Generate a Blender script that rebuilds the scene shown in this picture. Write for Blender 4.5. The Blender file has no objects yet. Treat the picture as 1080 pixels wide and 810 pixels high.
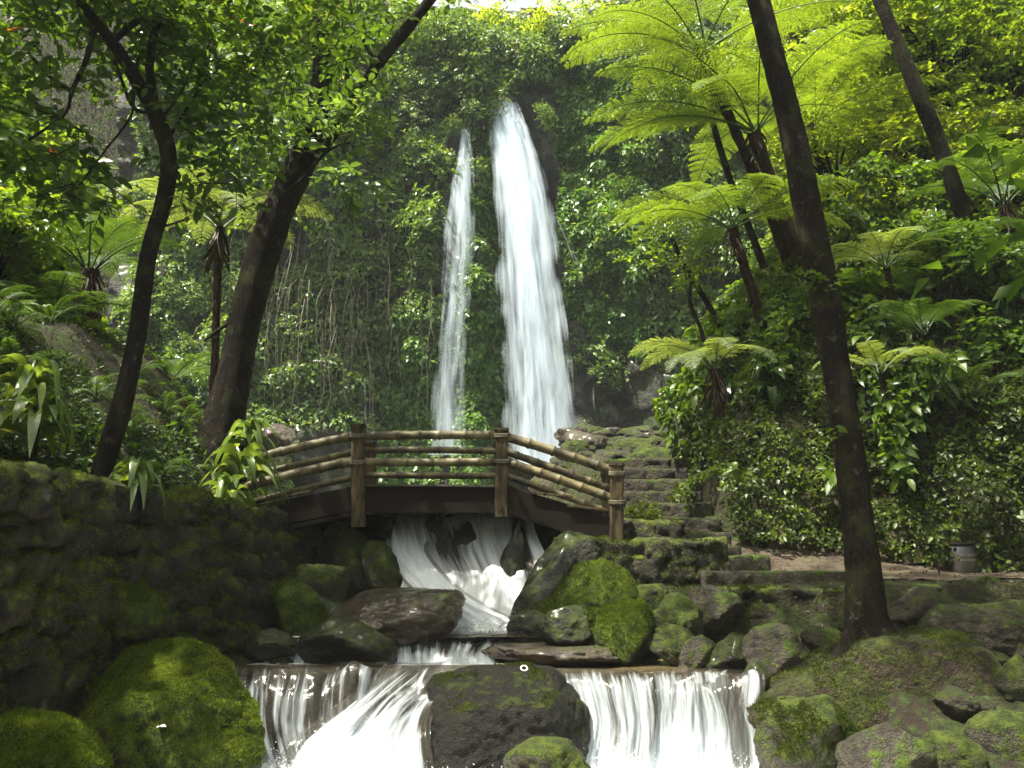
import bpy, math, random
import numpy as np
from mathutils import Vector, Matrix

# ------------------------------------------------------------------ camera, world, sun
SC = bpy.context.scene
COL = SC.collection
FPX = 900.0
PITCH = math.atan(185/900.0)
SP, CP = math.sin(PITCH), math.cos(PITCH)
cam_d = bpy.data.cameras.new('camera')
cam_d.lens = 30.0; cam_d.sensor_width = 36.0; cam_d.clip_end = 2000; cam_d.clip_start = 0.05
cam = bpy.data.objects.new('camera', cam_d); COL.objects.link(cam)
cam.rotation_euler = (math.pi/2+PITCH, 0, 0)
SC.camera = cam
SUN_EL, SUN_AZ = math.radians(66), math.radians(-119)      # azimuth from +Y towards +X
sd = Vector((math.sin(SUN_AZ)*math.cos(SUN_EL), math.cos(SUN_AZ)*math.cos(SUN_EL), math.sin(SUN_EL)))
world = bpy.data.worlds.new('World'); SC.world = world; world.use_nodes = True
wn = world.node_tree; bg = wn.nodes['Background']
sky = wn.nodes.new('ShaderNodeTexSky'); sky.sky_type = 'NISHITA'; sky.sun_disc = False
sky.sun_elevation = SUN_EL; sky.sun_rotation = SUN_AZ; sky.dust_density = 4.0; sky.air_density = 1.0
hs = wn.nodes.new('ShaderNodeHueSaturation'); hs.inputs['Saturation'].default_value = .45; wn.links.new(sky.outputs[0], hs.inputs['Color'])
tint = wn.nodes.new('ShaderNodeMix'); tint.data_type = 'RGBA'; tint.blend_type = 'MULTIPLY'; tint.inputs[0].default_value = 1; tint.inputs[7].default_value = (1.06, 1.02, .84, 1)
wn.links.new(hs.outputs[0], tint.inputs[6]); wn.links.new(tint.outputs[2], bg.inputs[0]); bg.inputs[1].default_value = 0.105
sl = bpy.data.lights.new('sun', 'SUN'); sl.energy = 4.6; sl.angle = math.radians(0.7); sl.color = (1.0, 0.94, 0.80)
so = bpy.data.objects.new('sun', sl); COL.objects.link(so)
so.rotation_euler = sd.to_track_quat('Z', 'Y').to_euler()
SC.view_settings.view_transform = 'Standard'; SC.view_settings.look = 'None'
SC.view_settings.gamma = 1; SC.view_settings.exposure = 1.9; SC.view_settings.use_curve_mapping = False
SC.render.engine = 'CYCLES'
SC.cycles.max_bounces = 7; SC.cycles.diffuse_bounces = 4; SC.cycles.transmission_bounces = 5
SC.cycles.transparent_max_bounces = 16; SC.cycles.volume_bounces = 0
RNG = np.random.default_rng(7)
random.seed(7)

def P(px, py, Y):
    """world point at photo pixel (1080x810) and world depth Y"""
    xc = (px-540)/FPX; yc = (405-py)/FPX
    d = np.array([xc, CP-yc*SP, SP+yc*CP])
    return d*(Y/d[1])

def proj(p):
    p = np.asarray(p, float)
    f = p[..., 1]*CP+p[..., 2]*SP
    u = -p[..., 1]*SP+p[..., 2]*CP
    f = np.where(f < .01, .01, f)
    return 540+FPX*p[..., 0]/f, 405-FPX*u/f

# ------------------------------------------------------------------ numpy noise
def _h(ix, iy, iz, s):
    n = (ix*374761393+iy*668265263+iz*2147483647+s*974634777) & 0xffffffff
    n = (n ^ (n >> 13))*1274126177 & 0xffffffff
    n = (n ^ (n >> 16))*2246822519 & 0xffffffff
    return ((n ^ (n >> 15)) & 0xffffff)/float(0xffffff)
def vn(p, s=0):
    p = np.asarray(p, float); i = np.floor(p).astype(np.int64); f = p-i; f = f*f*(3-2*f)
    x, y, z = i[..., 0], i[..., 1], i[..., 2]; r = 0
    for a in (0, 1):
        wa = f[..., 0] if a else 1-f[..., 0]
        for b in (0, 1):
            wb = f[..., 1] if b else 1-f[..., 1]
            for c in (0, 1):
                wc = f[..., 2] if c else 1-f[..., 2]
                r = r+wa*wb*wc*_h(x+a, y+b, z+c, s)
    return r
def fbm(p, s=0, o=4, sc=1.0, g=.5):
    p = np.asarray(p, float)*sc; a = 1; t = 0; w = 0
    for k in range(o):
        t = t+a*(vn(p, s+k*17)*2-1); w += a; a *= g; p = p*2.03+11.3
    return t/w
def worley(p, s=0):
    """2-D cells: returns f1, f2-f1, id"""
    i = np.floor(p).astype(np.int64); f1 = np.full(p.shape[:-1], 9.); f2 = f1.copy(); idd = np.zeros(p.shape[:-1])
    for a in (-1, 0, 1):
        for b in (-1, 0, 1):
            cx, cy = i[..., 0]+a, i[..., 1]+b
            qx = cx+.15+.7*_h(cx, cy, 0*cx, s); qy = cy+.15+.7*_h(cx, cy, 0*cx+5, s)
            d = np.hypot(p[..., 0]-qx, p[..., 1]-qy); h = _h(cx, cy, 0*cx+9, s)
            m = d < f1; f2 = np.where(m, f1, np.minimum(f2, d)); idd = np.where(m, h, idd); f1 = np.where(m, d, f1)
    return f1, f2-f1, idd
def smooth(a, b, x):
    t = np.clip((x-a)/(b-a), 0, 1); return t*t*(3-2*t)

# ------------------------------------------------------------------ terrain function
def poly_d(pts, x, y):
    """signed distance to polyline, positive on the right-hand side when walking along it"""
    best = np.full(np.shape(x), 1e9); sg = np.zeros(np.shape(x))
    for (ax, ay), (bx, by) in zip(pts[:-1], pts[1:]):
        dx, dy = bx-ax, by-ay; L = dx*dx+dy*dy
        t = np.clip(((x-ax)*dx+(y-ay)*dy)/L, 0, 1)
        qx, qy = ax+t*dx, ay+t*dy; d = np.hypot(x-qx, y-qy)
        s = np.sign((x-ax)*-dy+(y-ay)*dx)*-1
        m = d < best-1e-9; best = np.where(m, d, best); sg = np.where(m, s, sg)
    return best*sg
RW = [(60, -30), (16, 9), (9.5, 12.4), (6.4, 13.3), (3.3, 14.3), (3.6, 17), (4.4, 20), (5.9, 27), (7.2, 33), (8, 45)]
LW = [(-8, -30), (-5.2, 0), (-4.5, 6), (-4.15, 8), (-3.35, 11.6), (-3.7, 14), (-5.2, 18), (-9, 26), (-11.5, 33), (-12, 45)]
def interp(x, a, b): return np.interp(x, a, b)
def hgt(x, y, noise=True):
    x = np.asarray(x, float); y = np.asarray(y, float)
    fl = interp(y, [0, 8.65, 9.25, 10.25, 10.6, 11.2, 12.5, 13, 33, 36], [-2.4, -2.4, -1.5, -1.4, -1.2, -1.05, .25, .35, 2.1, 2.6])
    xr = interp(y, [0, 7, 9, 10.3, 11, 12.5, 15, 20, 28, 33], [3.0, 2.9, 2.65, 2.2, .75, .55, .5, .7, 1.0, 1.2])
    rb = interp(y, [0, 7.0, 8.3, 9, 10.5, 10.95, 12, 13, 14, 17, 20, 28, 34], [-2.0, -1.9, -1.25, -1.0, -.98, -.4, -.3, -.18, .2, 1.6, 2.3, 4.0, 4.7])
    rx = interp(y, [0, 8, 10, 11, 13], [0, 0, .02, .03, 0])*np.clip(x-3, 0, 6)
    z = fl+(rb+rx-fl)*smooth(-.15, .9, x-xr)
    dl = -poly_d(LW, x, y)
    z = np.where(dl > -1.6, np.maximum(z, z+(-1.0-z)*smooth(-1.6, -.2, dl)*(y < 12)), z)
    lb = interp(y, [0, 12, 20, 33], [.62, .62, 1.6, 3.0])
    up = interp(dl, [0, .4, 1.2, 2.2, 3.6, 6, 12, 25, 60], [0, .1, 1.2, 2.3, 2.8, 4.3, 9, 22, 40])
    z = z+(lb+up-z)*smooth(.0, .25, dl)
    dr = poly_d(RW, x, y)
    ur = interp(dr, [0, .45, 1.1, 3.5, 10, 25, 60], [0, 1.7, 2.9, 6.0, 13.5, 29, 45])
    z = z+ur*smooth(-.1, .1, dr)
    bk = smooth(36.0, 38.5, y)
    z = z+(np.maximum(z, 22+.25*(y-38)+.02*x*x)-z)*bk
    if noise:
        q = np.stack([x, y, 0*x], -1)
        st = .35+smooth(0, 3, dr)+smooth(0, 3, dl)
        z = z+st*(.30*fbm(q, 3, 3, .45)+.16*fbm(q, 5, 4, 1.7))
    return z
def ground_at(px, py, y0=5, y1=36, n=700):
    """first terrain hit along the ray through a pixel"""
    Y = np.linspace(y0, y1, n); d = P(px, py, 1.0); pts = d[None]*Y[:, None]
    h = hgt(pts[:, 0], pts[:, 1]); k = np.argmax(h > pts[:, 2])
    if h[k] <= pts[k, 2]: return None
    return np.array([pts[k, 0], pts[k, 1], h[k]])

# ------------------------------------------------------------------ mesh helpers
def mk(name, V, F, mat=None, parent=None, attrs=None, smooth_=True, uv=None):
    """V (n,3); F list of (m,k) int arrays; attrs {name: per-vertex float}"""
    me = bpy.data.meshes.new(name)
    V = np.ascontiguousarray(V, dtype=np.float32)
    if isinstance(F, np.ndarray): F = [F]
    F = [np.asarray(f, dtype=np.int32) for f in F if len(f)]
    lp = np.concatenate([f.ravel() for f in F]); tot = np.concatenate([np.full(len(f), f.shape[1], np.int32) for f in F])
    me.vertices.add(len(V)); me.vertices.foreach_set('co', V.ravel())
    me.loops.add(len(lp)); me.loops.foreach_set('vertex_index', lp)
    me.polygons.add(len(tot)); st = np.concatenate([[0], np.cumsum(tot)[:-1]]).astype(np.int32)
    me.polygons.foreach_set('loop_start', st); me.polygons.foreach_set('loop_total', tot)
    me.polygons.foreach_set('use_smooth', np.full(len(tot), smooth_, dtype=bool))
    me.update(calc_edges=True)
    if attrs:
        for k, v in attrs.items():
            a = me.attributes.new(k, 'FLOAT', 'POINT'); a.data.foreach_set('value', np.asarray(v, np.float32))
    if uv is not None:
        l = me.uv_layers.new(name='UVMap'); l.data.foreach_set('uv', np.asarray(uv, np.float32)[lp].ravel())
    me.validate()
    if mat: me.materials.append(mat)
    o = bpy.data.objects.new(name, me); COL.objects.link(o)
    if parent: o.parent = parent
    return o
def tag(o, label=None, cat=None, group=None, kind=None):
    if label: o['label'] = label
    if cat: o['category'] = cat
    if group: o['group'] = group
    if kind: o['kind'] = kind
    return o
def empty(name, loc, label, cat, group=None, rz=0):
    o = bpy.data.objects.new(name, None); COL.objects.link(o); o.location = loc; o.rotation_euler = (0, 0, rz)
    o.empty_display_size = .1
    return tag(o, label, cat, group)
KIDS = {}
def kid(o, parent): KIDS.setdefault(parent.name, []).append(o); return o
def copy_tree(o, loc, rot=(0, 0, 0), scale=1.0, label=None, group=None):
    c = o.copy(); COL.objects.link(c); c.location = loc; c.rotation_euler = rot
    c.scale = (scale,)*3 if np.isscalar(scale) else scale
    if label: c['label'] = label
    if group: c['group'] = group
    for ch in list(o.children):
        d = ch.copy(); COL.objects.link(d); d.parent = c
    return c
def norm(a): return a/np.maximum(np.linalg.norm(a, axis=-1, keepdims=True), 1e-9)

def grid_faces(nu, nv, closed=False):
    u = np.arange(nu if closed else nu-1); v = np.arange(nv-1); U, W = np.meshgrid(u, v, indexing='ij')
    U2 = (U+1) % nu
    return np.stack([U*nv+W, U2*nv+W, U2*nv+W+1, U*nv+W+1], -1).reshape(-1, 4)

class Acc:
    def __init__(s): s.V = []; s.F = {}; s.R = []; s.n = 0
    def add(s, V, F, r=None):
        s.V.append(V)
        for f in (F if isinstance(F, list) else [F]):
            s.F.setdefault(f.shape[1], []).append(f+s.n)
        s.R.append(np.full(len(V), .5) if r is None else (np.full(len(V), r) if np.isscalar(r) else r)); s.n += len(V)
    def mesh(s, name, mat, parent=None, sm=True):
        V = np.concatenate(s.V); F = [np.concatenate(f) for f in s.F.values()]
        return mk(name, V, F, mat, parent, {'rnd': np.concatenate(s.R)}, sm)

def tube(pts, rad, n=10, bark=0., seed=0, sub=6, cap=True, flute=0.):
    """smooth tube through pts with radii"""
    pts = np.asarray(pts, float); rad = np.asarray(rad, float)
    m = len(pts); t = np.arange(m); T = np.linspace(0, m-1, (m-1)*sub+1)
    # catmull-rom
    i = np.clip(np.floor(T).astype(int), 0, m-2); f = (T-i)[:, None]
    p0, p1, p2, p3 = pts[np.clip(i-1, 0, m-1)], pts[i], pts[i+1], pts[np.clip(i+2, 0, m-1)]
    C = .5*((2*p1)+(-p0+p2)*f+(2*p0-5*p1+4*p2-p3)*f**2+(-p0+3*p1-3*p2+p3)*f**3)
    R = np.interp(T, t, rad)
    D = norm(np.gradient(C, axis=0)); ref = np.array([.12, 1., .07]) if abs(D[0][1]) < .9 else np.array([1., 0, .1])
    A = norm(np.cross(D, ref)); B = np.cross(D, A)
    th = np.linspace(0, 2*np.pi, n, endpoint=False)
    rr = R[None, :, None]*np.ones((n, 1, 1))
    dirs = np.cos(th)[:, None, None]*A[None]+np.sin(th)[:, None, None]*B[None]
    V = C[None]+dirs*rr
    if flute: rr = rr*(1+flute*np.sin(th*5+seed)[:, None, None]*np.interp(T, [0, 1.5], [1, 0])[None, :, None])
    if bark: rr = rr*(1+bark*fbm(V*np.array([1, 1, .5]), seed, 4, 3.5/max(rad.max()*6, .25))[..., None]+bark*.5*fbm(V, seed+3, 2, 28)[..., None])
    V = (C[None]+dirs*rr).reshape(-1, 3)
    return V, grid_faces(n, len(T), True)

# leaf templates: (u along, v across, w up)
T_SIMPLE = (np.array([[0, 0, 0], [.42, .5, .07], [1, 0, -.08], [.42, -.5, .07]], float), np.array([[0, 2, 1], [0, 3, 2]]))
T_NICE = (np.array([[0, 0, 0], [.28, .40, .06], [.28, 0, 0], [.28, -.40, .06], [.64, .42, .05], [.64, 0, -.03], [.64, -.42, .05], [1, 0, -.12]], float),
          [np.array([[0, 2, 1], [0, 3, 2], [4, 5, 7], [5, 6, 7]]), np.array([[1, 2, 5, 4], [2, 3, 6, 5]])])
T_HEART = (np.array([[0, 0, 0], [-.14, .3, .02], [.22, .52, .05], [.62, .30, .0], [1, 0, -.12], [.62, -.30, .0], [.22, -.52, .05], [-.14, -.3, .02]], float),
           np.array([[0, 2, 1], [0, 3, 2], [0, 4, 3], [0, 5, 4], [0, 6, 5], [0, 7, 6]]))
def strapT(n=7, tip=1.0, fold=.12):
    u = np.linspace(0, 1, n); w = np.sin(np.pi*np.clip(u*.93+.05, 0, 1))**.7*.5; w[-1] = .01
    V = []
    for a, b in zip(u, w): V += [[a, b, fold*b*2], [a, 0, 0], [a, -b, fold*b*2]]
    F = []
    for k in range(n-1):
        F += [[3*k, 3*k+1, 3*k+4, 3*k+3], [3*k+1, 3*k+2, 3*k+5, 3*k+4]]
    return np.array(V, float), np.array(F)
T_STRAP = strapT()
def leaves(acc, base, dirv, nrm, L, W, tmpl, rnd, droop=0.):
    """scatter a leaf template: arrays of n"""
    V, F = tmpl; n = len(base)
    if n == 0: return
    dirv = norm(dirv); side = norm(np.cross(nrm, dirv)); nn = np.cross(dirv, side)
    L = np.broadcast_to(L, (n,))[:, None, None]; W = np.broadcast_to(W, (n,))[:, None, None]
    u, v, w = V[:, 0][None, :, None], V[:, 1][None, :, None], V[:, 2][None, :, None]
    Q = base[:, None]+dirv[:, None]*u*L+side[:, None]*v*W+nn[:, None]*w*L
    if not np.isscalar(droop) or droop:
        dr = np.broadcast_to(droop, (n,))[:, None]
        Q[..., 2] -= dr*L[..., 0]*V[:, 0][None]**2
        Q = Q-dirv[:, None]*(dr[..., None]*L*.35*V[:, 0][None, :, None]**2)
    k = len(V); off = (np.arange(n)*k)[:, None, None]
    Fs = F if isinstance(F, list) else [F]
    acc.add(Q.reshape(-1, 3), [(f[None]+off).reshape(-1, f.shape[1]) for f in Fs], np.repeat(rnd, k))
def rdir(n, rng=RNG):
    return norm(rng.normal(size=(n, 3)))

# ------------------------------------------------------------------ materials
def nt(name):
    m = bpy.data.materials.new(name); m.use_nodes = True; t = m.node_tree; t.nodes.clear()
    return m, t, t.nodes, t.links
def N(nodes, typ, **kw):
    n = nodes.new(typ)
    for k, v in kw.items(): setattr(n, k, v)
    return n
def ramp(nodes, stops):
    r = nodes.new('ShaderNodeValToRGB'); e = r.color_ramp.elements
    while len(e) < len(stops): e.new(.5)
    for k, (p, c) in enumerate(stops):
        e[k].position = p; e[k].color = (*c, 1) if len(c) == 3 else c
    return r
def noise(nodes, links, vec, scale, detail=4, rough=.55, dist=0.):
    n = nodes.new('ShaderNodeTexNoise'); n.inputs['Scale'].default_value = scale; n.inputs['Detail'].default_value = detail
    n.inputs['Roughness'].default_value = rough; n.inputs['Distortion'].default_value = dist
    if vec is not None: links.new(vec, n.inputs['Vector'])
    return n
def math_(nodes, links, op, a, b=None, c=None, clamp=False):
    n = nodes.new('ShaderNodeMath'); n.operation = op; n.use_clamp = clamp
    for i, v in enumerate((a, b, c)):
        if v is None: continue
        if isinstance(v, (int, float)): n.inputs[i].default_value = v
        else: links.new(v, n.inputs[i])
    return n.outputs[0]
def mixc(nodes, links, fac, a, b, mode='MIX'):
    n = nodes.new('ShaderNodeMix'); n.data_type = 'RGBA'; n.blend_type = mode
    for sock, v in ((n.inputs[0], fac), (n.inputs[6], a), (n.inputs[7], b)):
        if isinstance(v, (int, float)): sock.default_value = v
        elif isinstance(v, tuple): sock.default_value = (*v, 1)
        else: links.new(v, sock)
    return n.outputs[2]
def leaf_mat(name, c0, c1, c2=None, trans=.45, rough=.4, spec=.5, objvar=.25):
    m, t, n, l = nt(name)
    at = N(n, 'ShaderNodeAttribute', attribute_name='rnd')
    oi = N(n, 'ShaderNodeObjectInfo')
    v = math_(n, l, 'ADD', at.outputs['Fac'], math_(n, l, 'MULTIPLY', math_(n, l, 'SUBTRACT', oi.outputs['Random'], .5), objvar), clamp=True)
    stops = [(0, c0), (.8, c1), (1, c2 or c1)]
    r = ramp(n, stops); l.new(v, r.inputs[0])
    geo = N(n, 'ShaderNodeNewGeometry')
    ns = noise(n, l, geo.outputs['Position'], 9, 2)
    col = mixc(n, l, math_(n, l, 'MULTIPLY', ns.outputs[0], .35), r.outputs[0], (c0[0]*.6, c0[1]*.6, c0[2]*.6))
    p = N(n, 'ShaderNodeBsdfPrincipled'); l.new(col, p.inputs['Base Color']); p.inputs['Roughness'].default_value = rough
    p.inputs['Specular IOR Level'].default_value = spec
    tr = N(n, 'ShaderNodeBsdfTranslucent')
    l.new(mixc(n, l, 1.0, col, (1.9, 1.75, .55), 'MULTIPLY'), tr.inputs[0])
    mx = N(n, 'ShaderNodeMixShader'); mx.inputs[0].default_value = trans
    l.new(p.outputs[0], mx.inputs[1]); l.new(tr.outputs[0], mx.inputs[2])
    o = N(n, 'ShaderNodeOutputMaterial'); l.new(mx.outputs[0], o.inputs[0])
    return m
def rock_mat(name, dark, light, moss=.5, mossc=((.022, .045, .006), (.09, .14, .012)), rough=.55, wet=0., scale=1., steep=.35, spec=.3):
    """stone with moss growing on faces that look up"""
    m, t, n, l = nt(name)
    tc = N(n, 'ShaderNodeTexCoord'); vec = tc.outputs['Object']; geo = N(n, 'ShaderNodeNewGeometry')
    n1 = noise(n, l, vec, 2.2*scale, 6, .62); n2 = noise(n, l, vec, 13*scale, 5, .65); n3 = noise(n, l, vec, 70*scale, 3, .6)
    r = ramp(n, [(.40, dark), (.51, tuple((a+b)/2 for a, b in zip(dark, light))), (.62, light)])
    l.new(math_(n, l, 'ADD', math_(n, l, 'MULTIPLY', n1.outputs[0], .6), math_(n, l, 'MULTIPLY', n2.outputs[0], .4)), r.inputs[0])
    spk = ramp(n, [(.42, (.6, .6, .6)), (.58, (1.2, 1.18, 1.14))]); l.new(n3.outputs[0], spk.inputs[0])
    stone = mixc(n, l, .8, r.outputs[0], spk.outputs[0], 'MULTIPLY')
    sx = N(n, 'ShaderNodeSeparateXYZ'); l.new(geo.outputs['Normal'], sx.inputs[0])
    f = math_(n, l, 'MULTIPLY_ADD', sx.outputs[2], steep, moss-.5)
    f = math_(n, l, 'ADD', f, math_(n, l, 'MULTIPLY', math_(n, l, 'SUBTRACT', n1.outputs[0], .5), 1.7))
    f = math_(n, l, 'ADD', f, math_(n, l, 'MULTIPLY', math_(n, l, 'SUBTRACT', n2.outputs[0], .5), 1.7))
    mr = N(n, 'ShaderNodeMapRange'); mr.inputs[1].default_value = -.12; mr.inputs[2].default_value = .18; l.new(f, mr.inputs[0])
    n4 = noise(n, l, vec, 8*scale, 6, .7); n5 = noise(n, l, vec, 95*scale, 2, .7)
    mc = ramp(n, [(.42, mossc[0]), (.60, mossc[1])])
    l.new(math_(n, l, 'ADD', math_(n, l, 'MULTIPLY', n4.outputs[0], .65), math_(n, l, 'MULTIPLY', n5.outputs[0], .35)), mc.inputs[0])
    col = mixc(n, l, mr.outputs[0], stone, mc.outputs[0])
    p = N(n, 'ShaderNodeBsdfPrincipled'); l.new(col, p.inputs['Base Color'])
    p.inputs['Specular IOR Level'].default_value = spec
    rr = N(n, 'ShaderNodeMapRange'); rr.inputs[3].default_value = rough-.0; rr.inputs[4].default_value = .95; l.new(mr.outputs[0], rr.inputs[0])
    l.new(rr.outputs[0], p.inputs['Roughness'])
    if wet: p.inputs['Coat Weight'].default_value = wet; p.inputs['Coat Roughness'].default_value = .22
    h = math_(n, l, 'ADD', math_(n, l, 'MULTIPLY', n2.outputs[0], .9), math_(n, l, 'MULTIPLY', n3.outputs[0], .35))
    h = math_(n, l, 'ADD', h, math_(n, l, 'MULTIPLY', math_(n, l, 'MULTIPLY', n5.outputs[0], mr.outputs[0]), .6))
    b = N(n, 'ShaderNodeBump'); b.inputs['Strength'].default_value = 1.0; b.inputs['Distance'].default_value = .07/scale
    l.new(h, b.inputs['Height']); l.new(b.outputs[0], p.inputs['Normal'])
    o = N(n, 'ShaderNodeOutputMaterial'); l.new(p.outputs[0], o.inputs[0])
    return m
def bark_mat(name, dark, light, mossy=.3):
    m, t, n, l = nt(name)
    tc = N(n, 'ShaderNodeTexCoord'); mp = N(n, 'ShaderNodeMapping'); mp.inputs['Scale'].default_value = (1, 1, .25)
    l.new(tc.outputs['Object'], mp.inputs[0])
    n1 = noise(n, l, mp.outputs[0], 34, 6, .7, .6); n2 = noise(n, l, tc.outputs['Object'], 3, 4, .6)
    r = ramp(n, [(.41, dark), (.60, light)]); l.new(n1.outputs[0], r.inputs[0])
    mm = ramp(n, [(.56-mossy*.2, (0, 0, 0)), (.68-mossy*.2, (1, 1, 1))]); l.new(n2.outputs[0], mm.inputs[0])
    col = mixc(n, l, math_(n, l, 'MULTIPLY', mm.outputs[0], .7), r.outputs[0], (.03, .034, .010))
    n3 = noise(n, l, tc.outputs['Object'], 9, 5, .7); lm = ramp(n, [(.60, (0, 0, 0)), (.64, (1, 1, 1))]); l.new(n3.outputs[0], lm.inputs[0])
    col = mixc(n, l, math_(n, l, 'MULTIPLY', lm.outputs[0], .6), col, (.085, .09, .06))
    p = N(n, 'ShaderNodeBsdfPrincipled'); l.new(col, p.inputs['Base Color']); p.inputs['Roughness'].default_value = .9; p.inputs['Specular IOR Level'].default_value = .12
    b = N(n, 'ShaderNodeBump'); b.inputs['Strength'].default_value = 1.0; b.inputs['Distance'].default_value = .06
    l.new(n1.outputs[0], b.inputs['Height']); l.new(b.outputs[0], p.inputs['Normal'])
    o = N(n, 'ShaderNodeOutputMaterial'); l.new(p.outputs[0], o.inputs[0])
    return m
def fall_mat(name, su=22, sv=1.1, seed=0., white=(.86, .9, .95), lo=.40, hi=.6, dark=None):
    """falling water: white threads (UV: u metres across, v metres along the flow) with clear gaps; attribute cov = coverage"""
    m, t, n, l = nt(name)
    uv = N(n, 'ShaderNodeUVMap'); mp = N(n, 'ShaderNodeMapping'); mp.inputs['Scale'].default_value = (su, sv, 1); mp.inputs['Location'].default_value = (seed, seed*3.1, 0)
    l.new(uv.outputs[0], mp.inputs[0])
    n1 = noise(n, l, mp.outputs[0], 1, 5, .62, .12)
    mp2 = N(n, 'ShaderNodeMapping'); mp2.inputs['Scale'].default_value = (su*.22, sv*.45, 1); mp2.inputs['Location'].default_value = (seed*2, 7, 0)
    l.new(uv.outputs[0], mp2.inputs[0]); n2 = noise(n, l, mp2.outputs[0], 1, 3, .5, .6)
    at = N(n, 'ShaderNodeAttribute', attribute_name='cov')
    s = math_(n, l, 'ADD', math_(n, l, 'MULTIPLY', n1.outputs[0], .6), math_(n, l, 'MULTIPLY', n2.outputs[0], .4))
    s = math_(n, l, 'ADD', s, math_(n, l, 'SUBTRACT', at.outputs['Fac'], .5))
    mr = N(n, 'ShaderNodeMapRange'); mr.inputs[1].default_value = lo; mr.inputs[2].default_value = hi; l.new(s, mr.inputs[0])
    p = N(n, 'ShaderNodeBsdfPrincipled'); p.inputs['Base Color'].default_value = (*white, 1); p.inputs['Roughness'].default_value = .5
    b = N(n, 'ShaderNodeBump'); b.inputs['Strength'].default_value = .5; b.inputs['Distance'].default_value = .05; l.new(n1.outputs[0], b.inputs['Height'])
    tr = N(n, 'ShaderNodeBsdfTranslucent'); tr.inputs[0].default_value = (*white, 1)
    mw = N(n, 'ShaderNodeMixShader'); mw.inputs[0].default_value = .4; l.new(p.outputs[0], mw.inputs[1]); l.new(tr.outputs[0], mw.inputs[2])
    l.new(b.outputs[0], p.inputs['Normal'])
    if dark:
        d = N(n, 'ShaderNodeBsdfPrincipled'); d.inputs['Base Color'].default_value = (*dark, 1); d.inputs['Roughness'].default_value = .12
        b2 = N(n, 'ShaderNodeBump'); b2.inputs['Strength'].default_value = .45; b2.inputs['Distance'].default_value = .04
        l.new(n1.outputs[0], b2.inputs['Height']); l.new(b2.outputs[0], d.inputs['Normal'])
        clear = N(n, 'ShaderNodeBsdfTransparent'); cm = N(n, 'ShaderNodeMixShader'); cm.inputs[0].default_value = .55
        l.new(clear.outputs[0], cm.inputs[1]); l.new(d.outputs[0], cm.inputs[2]); clear = cm
    else:
        clear = N(n, 'ShaderNodeBsdfTransparent')
    mx = N(n, 'ShaderNodeMixShader'); l.new(mr.outputs[0], mx.inputs[0]); l.new(clear.outputs[0], mx.inputs[1]); l.new(mw.outputs[0], mx.inputs[2])
    o = N(n, 'ShaderNodeOutputMaterial'); l.new(mx.outputs[0], o.inputs[0])
    return m
def pool_mat():
    m, t, n, l = nt('stream_water')
    tc = N(n, 'ShaderNodeTexCoord'); mp = N(n, 'ShaderNodeMapping'); mp.inputs['Scale'].default_value = (1, 2.2, 1); l.new(tc.outputs['Object'], mp.inputs[0])
    n1 = noise(n, l, mp.outputs[0], 5, 4, .6, .5); n2 = noise(n, l, mp.outputs[0], 1.3, 4, .6, .8)
    at = N(n, 'ShaderNodeAttribute', attribute_name='cov')
    s = math_(n, l, 'ADD', math_(n, l, 'ADD', math_(n, l, 'MULTIPLY', n1.outputs[0], .5), math_(n, l, 'MULTIPLY', n2.outputs[0], .5)), math_(n, l, 'SUBTRACT', at.outputs['Fac'], .5))
    mr = N(n, 'ShaderNodeMapRange'); mr.inputs[1].default_value = .47; mr.inputs[2].default_value = .58; l.new(s, mr.inputs[0])
    p = N(n, 'ShaderNodeBsdfPrincipled'); p.inputs['Base Color'].default_value = (.075, .058, .03, 1); p.inputs['Roughness'].default_value = .06
    p.inputs['IOR'].default_value = 1.33
    b = N(n, 'ShaderNodeBump'); b.inputs['Strength'].default_value = 1.0; b.inputs['Distance'].default_value = .08; l.new(n1.outputs[0], b.inputs['Height']); l.new(b.outputs[0], p.inputs['Normal'])
    w = N(n, 'ShaderNodeBsdfPrincipled'); w.inputs['Base Color'].default_value = (.85, .87, .88, 1); w.inputs['Roughness'].default_value = .6; l.new(b.outputs[0], w.inputs['Normal'])
    mx = N(n, 'ShaderNodeMixShader'); l.new(mr.outputs[0], mx.inputs[0]); l.new(p.outputs[0], mx.inputs[1]); l.new(w.outputs[0], mx.inputs[2])
    o = N(n, 'ShaderNodeOutputMaterial'); l.new(mx.outputs[0], o.inputs[0])
    return m
def plain(name, col, rough=.6, col2=None, scale=8, bump=.3, stretch=(1, 1, 1), spec=.5, metal=0):
    m, t, n, l = nt(name)
    tc = N(n, 'ShaderNodeTexCoord'); mp = N(n, 'ShaderNodeMapping'); mp.inputs['Scale'].default_value = stretch; l.new(tc.outputs['Object'], mp.inputs[0])
    n1 = noise(n, l, mp.outputs[0], scale, 6, .62)
    r = ramp(n, [(.41, col), (.60, col2 or tuple(c*1.5 for c in col))]); l.new(n1.outputs[0], r.inputs[0])
    p = N(n, 'ShaderNodeBsdfPrincipled'); l.new(r.outputs[0], p.inputs['Base Color']); p.inputs['Roughness'].default_value = rough
    p.inputs['Specular IOR Level'].default_value = spec; p.inputs['Metallic'].default_value = metal
    b = N(n, 'ShaderNodeBump'); b.inputs['Strength'].default_value = bump; b.inputs['Distance'].default_value = .02
    l.new(n1.outputs[0], b.inputs['Height']); l.new(b.outputs[0], p.inputs['Normal'])
    o = N(n, 'ShaderNodeOutputMaterial'); l.new(p.outputs[0], o.inputs[0])
    return m

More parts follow.
